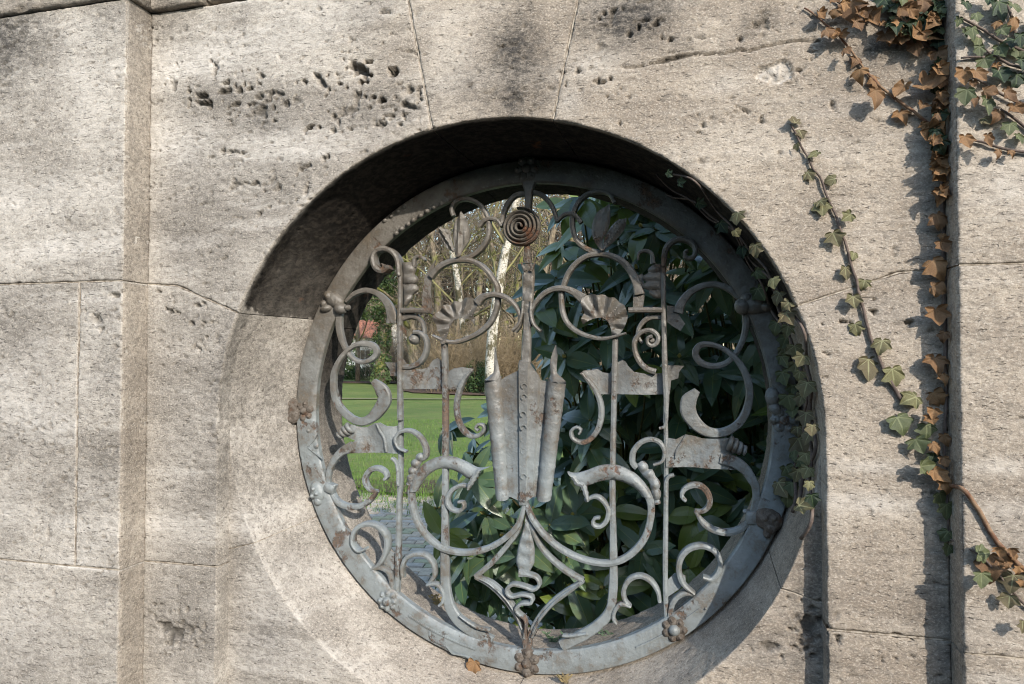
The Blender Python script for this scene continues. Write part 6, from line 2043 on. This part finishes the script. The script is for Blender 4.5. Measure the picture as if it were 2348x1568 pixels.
def rhododendron():
    r = random.Random(21)
    root = empty('rhododendron_bush', (0.25, 1.6, 0), 'large dense rhododendron with long leathery dark green leaves behind the grille', 'shrub')
    old = [rho_leaf(s, RHO) for s in range(7)]
    young = [rho_leaf(s + 50, RHOY) for s in range(4)]
    # outline of the crown where it is seen against lawn and trees (at y = 1.25)
    edge = [U(x, y, 1.25) for x, y in ((1320, 440), (1310, 520), (1290, 640), (1255, 760), (1190, 900), (1130, 1010), (1050, 1150), (1030, 1230), (1080, 1330), (1110, 1420))]
    ez = np.array([p.z for p in edge][::-1])
    ex = np.array([p.x for p in edge][::-1])
    o = np.argsort(ez)
    ez, ex = ez[o], ex[o]
    tips = []
    tries = 0
    while len(tips) < 900 and tries < 90000:
        tries += 1
        y = .72 + 1.9 * r.random() ** 1.5
        z = r.uniform(.12, 2.50)
        xl = float(np.interp(z, ez, ex)) + .55 * max(0, y - 1.25) ** 1.3 + .6 * max(0, 1.0 - y) * (.5 if z < 1 else .3)
        if z > 2.0: xl += .3 * (z - 2.0)
        x = r.uniform(xl, 1.5)
        if z > 2.35 - .25 * (x - .2) ** 2:
            continue
        p = Vector((x, y, z))
        if min([(p - q).length for q in tips] or [9]) < (.085 if y < 1.5 else .12):
            continue
        tips.append(p)
    extra = [(1300, 470, 1.05), (1345, 500, .95), (1420, 475, .85), (1470, 520, .78), (1330, 455, 1.2), (1250, 645, 1.0), (1240, 760, 1.0), (1300, 775, .80), (1000, 1165, 1.15), (1060, 1155, 1.05), (1090, 1230, 1.1), (1020, 985, 1.5), (1080, 1040, 1.2), (1297, 1165, .95), (1400, 1170, .85), (1250, 1240, .95)]
    for px, py, Y in extra:
        tips.append(U(px, py, Y))
    leaves = []
    VS, FS = [], []
    VB, FB = [], []
    buds = []
    core = [Vector((.35, 1.7, .0)), Vector((.8, 1.5, .0)), Vector((-.25, 1.75, 0))]
    for ti, p in enumerate(tips):
        hub = min(core, key=lambda c: (c - Vector((p.x, p.y, 0))).length)
        out = Vector((p.x - .45, (p.y - 1.8) * 1.2, (p.z - 1.1) * .9))
        ax = (out.normalized() * .55 + Vector((-.15, -.62, .55)) + Vector((r.gauss(0, .2), r.gauss(0, .2), r.gauss(0, .12)))).normalized()
        # shoot
        mid = p - ax * .16
        low = hub + Vector((p.x - hub.x, p.y - hub.y, 0)) * .45 + Vector((0, 0, p.z * .55))
        tube(VS, FS, spline([tuple(hub + Vector((r.uniform(-.08, .08), r.uniform(-.08, .08), 0))), tuple(low), tuple(mid), tuple(p)], .08), [.013, .008, .0045, .0035], 5)
        n = r.randint(7, 11)
        ph = r.uniform(0, 6.28)
        u = ax.orthogonal().normalized()
        w = ax.cross(u)
        yng = (p.z > 1.95 and p.y < 1.3 and r.random() < .8) or r.random() < .22
        if ti >= len(tips) - 16:
            yng = ti in (len(tips) - 16, len(tips) - 15, len(tips) - 14, len(tips) - 13, len(tips) - 12, len(tips) - 3, len(tips) - 2, len(tips) - 1)
        for i in range(n):
            a = ph + i * 2.4 + r.uniform(-.2, .2)
            el = rad(r.uniform(-28, 32) - (i > n * .6) * 18)
            d = ((u * math.cos(a) + w * math.sin(a)) * math.cos(el) + ax * math.sin(el))
            d = (d + Vector((0, 0, -.22))).normalized()
            up = (ax - d * ax.dot(d))
            up = (up.normalized() + Vector((r.gauss(0, .25), r.gauss(0, .2) - .40, r.gauss(0, .15) + .50))).normalized()
            x = d.cross(up).normalized()
            up = x.cross(d)
            L = r.uniform(.100, .165)
            b = p - ax * (.004 + .028 * i / n)
            M = Matrix((x, d, up)).transposed().to_4x4()
            M = Matrix.Translation(b) @ M @ Matrix.Scale(L, 4)
            me = r.choice(young if yng and r.random() < .7 else old)
            c = M @ Vector((0, .5, 0))
            if c.y < .48 or (M @ Vector((0, 1, 0))).y < .46:
                continue
            leaves.append((M, me, c))
        if r.random() < .6:
            b = len(VB)
            k, hgt = 6, r.uniform(.018, .028)
            for q, rr in ((0, .004), (.35, .0075), (.7, .005), (1, .0008)):
                for j in range(k):
                    t = 6.283 * j / k
                    VB.append(tuple(p + ax * hgt * q + (u * math.cos(t) + w * math.sin(t)) * rr))
            for q in range(3):
                for j in range(k):
                    FB.append((b + q * k + j, b + q * k + (j + 1) % k, b + (q + 1) * k + (j + 1) % k, b + (q + 1) * k + j))
    link('stems', mesh_from('stems', VS, FS), root, SHOOT)
    link('buds', mesh_from('buds', VB, FB), root, BUD)['kind'] = 'stuff'

    def show(c):
        q = RM.transposed() @ (c - EYE)
        sx, sy = 1173.5 + FOC * q.x / -q.z, 784 - FOC * q.y / -q.z
        inside = math.hypot(sx - 1265, sy - 955) < 540
        return (0 if inside else 10) + c.y
    leaves.sort(key=lambda t: show(t[2]))
    for M, me, c in leaves[:300]:
        ob = bpy.data.objects.new('leaf', me)
        COL.objects.link(ob)
        child(ob, root)
        ob.matrix_basis = M
    groups = {}
    for M, me, c in leaves[300:]:
        groups.setdefault(me.materials[0].name, []).append((M, me))
    for nm, lst in groups.items():
        V, f, A = [], [], []
        for M, me in lst:
            b = len(V)
            V += [M @ v.co for v in me.vertices]
            f += [tuple(b + i for i in pl.vertices) for pl in me.polygons]
            A += [d.value for d in me.attributes['vein'].data]
        me2 = mesh_from('leaf_mass', V, f)
        attr(me2, 'vein', A)
        link('leaf_mass', me2, root, bpy.data.materials[nm])['kind'] = 'stuff'


rhododendron()

# ------------------------------------------------------------------ trees beyond the lawn
def limb(V, f, p, d, L, r0, r1, seg, r, wig, grav, m):
    """one branch; returns its points"""
    P = [p.copy()]
    d = d.normalized()
    for i in range(seg):
        d = (d + Vector((r.gauss(0, wig), r.gauss(0, wig), r.gauss(0, wig) + grav))).normalized()
        p = p + d * (L / seg)
        P.append(p.copy())
    tube(V, f, [tuple(q) for q in P], np.linspace(r0, r1, len(P)), m)
    return P


def bare_tree(seed, h, r0, lean=(0, 0), levels=4, droop=0.0, first=.3, spread=.9, nl=(11, 6, 5, 4), mossy=False):
    r = random.Random(seed)
    TV, TF, CV, CF = [], [], [], []
    trunk = limb(TV, TF, Vector((0, 0, -.05)), Vector((lean[0], lean[1], 1)), h, r0, r0 * .18, 12, r, .05, .02, 9)

    def grow(P, R, lvl, L):
        n = nl[lvl - 1]
        for i in range(n):
            t = (first if lvl == 1 else .2) + (1 - (first if lvl == 1 else .2)) * (i + r.random()) / n
            k = t * (len(P) - 1)
            i0 = min(int(k), len(P) - 2)
            q = P[i0].lerp(P[i0 + 1], k - i0)
            td = (P[i0 + 1] - P[i0]).normalized()
            a = r.uniform(0, 6.28)
            o = td.orthogonal().normalized()
            o = o * math.cos(a) + td.cross(o) * math.sin(a)
            d = (td * r.uniform(.25, .8) + o * spread * r.uniform(.7, 1.2) + Vector((0, 0, .12 - droop * lvl))).normalized()
            l = L * r.uniform(.55, 1.1) * (1.15 - .5 * t)
            rr = max(R * (1.1 - .75 * t) * .42, .012 if lvl < 4 else .009)
            big = (lvl == 1 or (lvl == 2 and rr > .03)) and not mossy
            Q = limb(TV if big else CV, TF if big else CF, q, d, l, rr, max(rr * .3, .007), 6 if lvl < 3 else 4, r, .16, .03 - droop * .25 * lvl, 6 if big else 3)
            if lvl < levels:
                grow(Q, rr, lvl + 1, l * .52)
    grow(trunk, r0, 1, h * .36)
    return mesh_from('trunk', TV, TF), mesh_from('crown', CV, CF)


PROTO = {}


def plant_tree(kind, px, Y, scale, rot, label, name, cat='tree', group=None, crown=None, trunkmat=None):
    p = U(px, 900, Y)
    root = empty(name, (p.x, Y, 0.03), label, cat, group)
    for nm, me, mt in zip(('trunk', 'crown'), PROTO[kind], (trunkmat, crown)):
        m2 = me
        if mt is not None and len(me.materials) == 0:
            me.materials.append(mt)
        o = bpy.data.objects.new(nm, m2)
        COL.objects.link(o)
        o.parent = root
    root.rotation_euler = (0, 0, rot)
    root.scale = (scale,) * 3
    return root


PROTO['birch'] = bare_tree(3, 17, .24, (.012, -.01), 4, .03, .16, .8, mossy=True)
PROTO['birch2'] = bare_tree(8, 15, .20, (-.06, .02), 4, .03, .14, .8, mossy=True)
PROTO['oak'] = bare_tree(5, 15, .36, (.02, .02), 4, 0.0, .14, 1.0, (13, 7, 5, 4))
PROTO['ash'] = bare_tree(12, 18, .30, (-.02, .0), 4, 0.0, .2, .75, (12, 6, 5, 4))
PROTO['thin'] = bare_tree(17, 13, .15, (.05, .0), 4, -.01, .1, .8, (14, 6, 5, 3))
for k, tm, cm in (('birch', BIRCH, TWIGM), ('birch2', BIRCH, TWIGM), ('oak', BARK, TWIGM), ('ash', BARK, TWIG), ('thin', BARK, TWIG)):
    PROTO[k][0].materials.append(tm)
    PROTO[k][1].materials.append(cm)
plant_tree('birch', 1124, 24.5, 1.0, 0.4, 'white birch with black bark patches standing at the edge of the leaf bed', 'birch_tree')
plant_tree('birch2', 1085, 28.5, 1.0, 2.0, 'second thinner birch behind the white one leaning left', 'birch_tree')
g3 = 'bare winter trees beyond the lawn'
for k, px, Y, s, rt, lb in (('oak', 952, 33, 1.0, 1.0, 'stout grey-trunked bare tree with mossy limbs left of the birches'), ('ash', 1010, 41, 1.0, 2.2, 'tall straight bare tree behind the mossy-limbed tree'),
                            ('oak', 1215, 36, .9, 3.5, 'spreading bare tree half hidden behind the rhododendron'), ('thin', 1045, 31, 1.0, 4.4, 'slender bare tree between the stout tree and the birches'),
                            ('ash', 900, 46, 1.1, .3, 'tall bare tree near the house with the red roof'), ('thin', 820, 38, 1.1, 5.2, 'slim bare tree beside the ivy-clad trunk'), ('oak', 1165, 48, 1.1, .8, 'far bare tree behind the white birch'),
                            ('thin', 1180, 29, .9, 1.9, 'slim bare tree just right of the white birch'), ('ash', 1290, 42, 1.0, 2.9, 'tall bare tree rising over the top of the rhododendron'), ('oak', 750, 44, 1.1, 4.0, 'bare tree farthest along the wall side of the lawn'), ('ash', 1080, 55, 1.2, 4.9, 'most distant tall bare tree beyond the birches')):
    plant_tree(k, px, Y, s, rt, lb, 'bare_tree', group=g3)


def foliage(V, f, c, rx, ry, rz, n, size, r, shell_=.5):
    for _ in range(n):
        while True:
            q = Vector((r.uniform(-1, 1), r.uniform(-1, 1), r.uniform(-1, 1)))
            if shell_ < q.length < 1: break
        p = Vector((c[0] + q.x * rx, c[1] + q.y * ry, c[2] + q.z * rz))
        a = Vector((r.gauss(0, 1), r.gauss(0, 1), r.gauss(0, 1))).normalized()
        b = a.orthogonal().normalized()
        s = size * r.uniform(.6, 1.3)
        k = len(V)
        V += [tuple(p - a * s), tuple(p + b * s * .45), tuple(p + a * s), tuple(p - b * s * .45)]
        f.append((k, k + 1, k + 2, k + 3))


def ivy_tree():
    r = random.Random(9)
    p = U(872, 900, 34)
    root = empty('ivy_clad_tree', (p.x, 34, 0), 'tree with its trunk and lower limbs wrapped in dark green ivy by the house', 'tree')
    V, f = [], []
    P = limb(V, f, Vector((p.x, 34, -.05)), Vector((.02, 0, 1)), 11, .34, .08, 10, r, .06, .02, 8)
    for i in range(5):
        limb(V, f, P[3 + i], Vector((r.gauss(0, 1), r.gauss(0, .6), .6)), 4, .10, .02, 6, r, .15, .05, 5)
    link('trunk', mesh_from('trunk', V, f), root, BARK)
    V, f = [], []
    for i, q in enumerate(P[:9]):
        foliage(V, f, (q.x, q.y, q.z + .4), .55 + .15 * r.random(), .55, .8, 420, .10, r, .3)
    foliage(V, f, (p.x - .6, 34, 4.6), 1.3, 1.0, 1.0, 900, .11, r)
    foliage(V, f, (p.x + .7, 34, 6.2), 1.2, 1.0, 1.2, 900, .11, r)
    link('crown', mesh_from('crown', V, f, False), root, OLIVE)


ivy_tree()


def evergreen(px, Y, rx, rz, n, label, mat=EVERG, size=.09, seed=1, name='evergreen_shrub', lumps=6):
    r = random.Random(seed)
    p = U(px, 900, Y)
    root = empty(name, (p.x, Y, 0), label, 'shrub')
    V, f = [], []
    for i in range(5):
        limb(V, f, Vector((p.x + r.uniform(-.3, .3) * rx, Y, -.02)), Vector((r.gauss(0, .4), r.gauss(0, .3), 1)), rz * 1.3, .03, .008, 5, r, .15, .02, 4)
    link('stems', mesh_from('stems', V, f), root, BARK)
    V, f = [], []
    for i in range(lumps):
        foliage(V, f, (p.x + r.uniform(-.75, .75) * rx, Y + r.uniform(-.5, .5), rz * r.uniform(.35, 1.0)), rx * .48, .8, rz * .55, n // lumps, size, r)
    V = [(x, y, max(z, .02)) for x, y, z in V]
    link('foliage', mesh_from('foliage', V, f, False), root, mat)


evergreen(1098, 26, .75, 1.0, 3000, 'dark evergreen shrub at the foot of the white birch', seed=2, size=.06)
evergreen(835, 43, 2.2, .75, 3500, 'low dark evergreen bush in front of the red-roofed house', seed=3)
evergreen(930, 40, 1.8, .8, 3000, 'dark green bush at the foot of the stout mossy tree', seed=4)
evergreen(985, 46, 2.2, 2.2, 4000, 'tall dark evergreen standing between the far trunks', seed=5)
evergreen(1235, 30, 1.7, 1.9, 4000, 'tall olive-green bush behind the rhododendron', mat=OLIVE, seed=6)
evergreen(1030, 52, 3.0, 2.6, 4500, 'olive evergreen far behind the dry tan thicket', mat=OLIVE, seed=7)
evergreen(760, 36, 1.5, 2.0, 3500, 'olive-green bush near the wall side of the lawn', mat=OLIVE, seed=8)


def thicket(px, Y, w, h, n, label, mat, seed):
    r = random.Random(seed)
    p = U(px, 900, Y)
    V, f = [], []
    for _ in range(n):
        x, y = p.x + r.gauss(0, w * .5), Y + r.gauss(0, .5)
        d = Vector((r.gauss(0, .35) + (x - p.x) * .12, r.gauss(0, .25), 1))
        P = limb(V, f, Vector((x, y, .0)), d, h * r.uniform(.5, 1.1), .010, .004, 5, r, .10, -.02, 3)
        for q in P[2:]:
            for _k in range(2):
                limb(V, f, q, Vector((r.gauss(0, 1), r.gauss(0, .6), r.uniform(.2, 1))), h * .22, .005, .003, 3, r, .2, -.05, 3)
    o = link('bare_shrub', mesh_from('bare_shrub', V, f), None, mat)
    tag(o, label, 'shrub')


thicket(1062, 26.5, 1.3, 2.9, 330, 'arching dry tan shrub beside the white birch', STRAW, 1)
thicket(1000, 36, 2.6, 4.0, 380, 'wide grey-brown bare shrub behind the tan one', TWIG, 2)
thicket(1190, 28, 1.6, 3.0, 330, 'dry tan shrub right of the birch trunk', STRAW, 3)
thicket(905, 40, 2.4, 3.6, 320, 'grey bare shrub under the ivy-clad tree', TWIG, 4)


def far_wood():
    r = random.Random(77)
    V, f = [], []
    for _ in range(700):
        x, y = r.uniform(-62, 12), r.uniform(60, 85)
        P = limb(V, f, Vector((x, y, 0)), Vector((r.gauss(0, .06), 0, 1)), r.uniform(13, 22), r.uniform(.08, .22), .03, 7, r, .06, .02, 4)
        for q in P[2:]:
            for _k in range(4):
                Q = limb(V, f, q, Vector((r.gauss(0, 1), r.gauss(0, .5), r.uniform(.2, .9))), r.uniform(2, 4), .05, .018, 4, r, .2, .02, 3)
                for z in Q[1:]:
                    limb(V, f, z, Vector((r.gauss(0, 1), r.gauss(0, .5), r.uniform(.0, .8))), r.uniform(.8, 1.6), .018, .010, 2, r, .2, .0, 3)
    o = link('far_wood', mesh_from('far_wood', V, f), None, TWIG)
    tag(o, 'bare brown wood closing the view behind the garden', 'wood', kind='stuff')


far_wood()


def house():
    a, b = U(808, 800, 52), U(862, 800, 52)
    root = empty('house', ((a.x + b.x) / 2, 55, 0), 'white rendered house with a red tiled roof glimpsed between the trees', 'house')
    x0, x1, y0, y1, he, hr = a.x - 3, b.x, 52, 59, 3.4, 5.0
    V = [(x0, y0, 0), (x1, y0, 0), (x1, y1, 0), (x0, y1, 0), (x0, y0, he), (x1, y0, he), (x1, y1, he), (x0, y1, he), (x0, (y0 + y1) / 2, hr), (x1, (y0 + y1) / 2, hr)]
    link('wall', mesh_from('wall', V, [(0, 1, 5, 4), (1, 2, 6, 9, 5), (2, 3, 7, 6), (3, 0, 4, 8, 7)], False), root, mat_simple('white render', (0.72, 0.71, 0.68), (0.80, 0.79, 0.76), 3, 0.9, 0.2))
    ym, e = (y0 + y1) / 2, .45
    V, f = [], []
    for i in range(25):                                  # courses of tiles, each a small step
        t0, t1 = i / 25, (i + 1) / 25
        for s in (-1, 1):
            yy = lambda t: ym + s * (ym - y0 + e) * (1 - t)
            zz = lambda t: he - .15 + (hr + .15 - he) * t
            b0 = len(V)
            V += [(x0 - e, yy(t0), zz(t0) + .05), (x1 + e, yy(t0), zz(t0) + .05), (x1 + e, yy(t1), zz(t1) + .02), (x0 - e, yy(t1), zz(t1) + .02), (x0 - e, yy(t0), zz(t0)), (x1 + e, yy(t0), zz(t0))]
            f += [(b0, b0 + 1, b0 + 2, b0 + 3), (b0, b0 + 1, b0 + 5, b0 + 4)]
    rf = link('roof', mesh_from('roof', V, f, False), root, mat_simple('red clay tiles', (0.36, 0.15, 0.10), (0.44, 0.21, 0.15), 4, 0.8, 0.4))
    for wx in (x0 + 1.2, x1 - 1.0):
        fr = link('window', mesh_from('window', [(wx - .5, y0 - .03, 1.0), (wx + .5, y0 - .03, 1.0), (wx + .5, y0 - .03, 2.3), (wx - .5, y0 - .03, 2.3)], [(0, 1, 2, 3)], False), root, mat_simple('white window frame', (0.7, 0.7, 0.7), (0.75, 0.75, 0.75), 3, 0.5, 0))
        for s in (-1, 1):
            link('pane', mesh_from('pane', [(wx + s * .24 - .2, y0 - .04, 1.08), (wx + s * .24 + .2, y0 - .04, 1.08), (wx + s * .24 + .2, y0 - .04, 2.22), (wx + s * .24 - .2, y0 - .04, 2.22)], [(0, 1, 2, 3)], False), fr, mat_simple('dark window glass', (0.03, 0.035, 0.04), (0.05, 0.05, 0.055), 2, 0.08, 0, spec=0.8))


house()
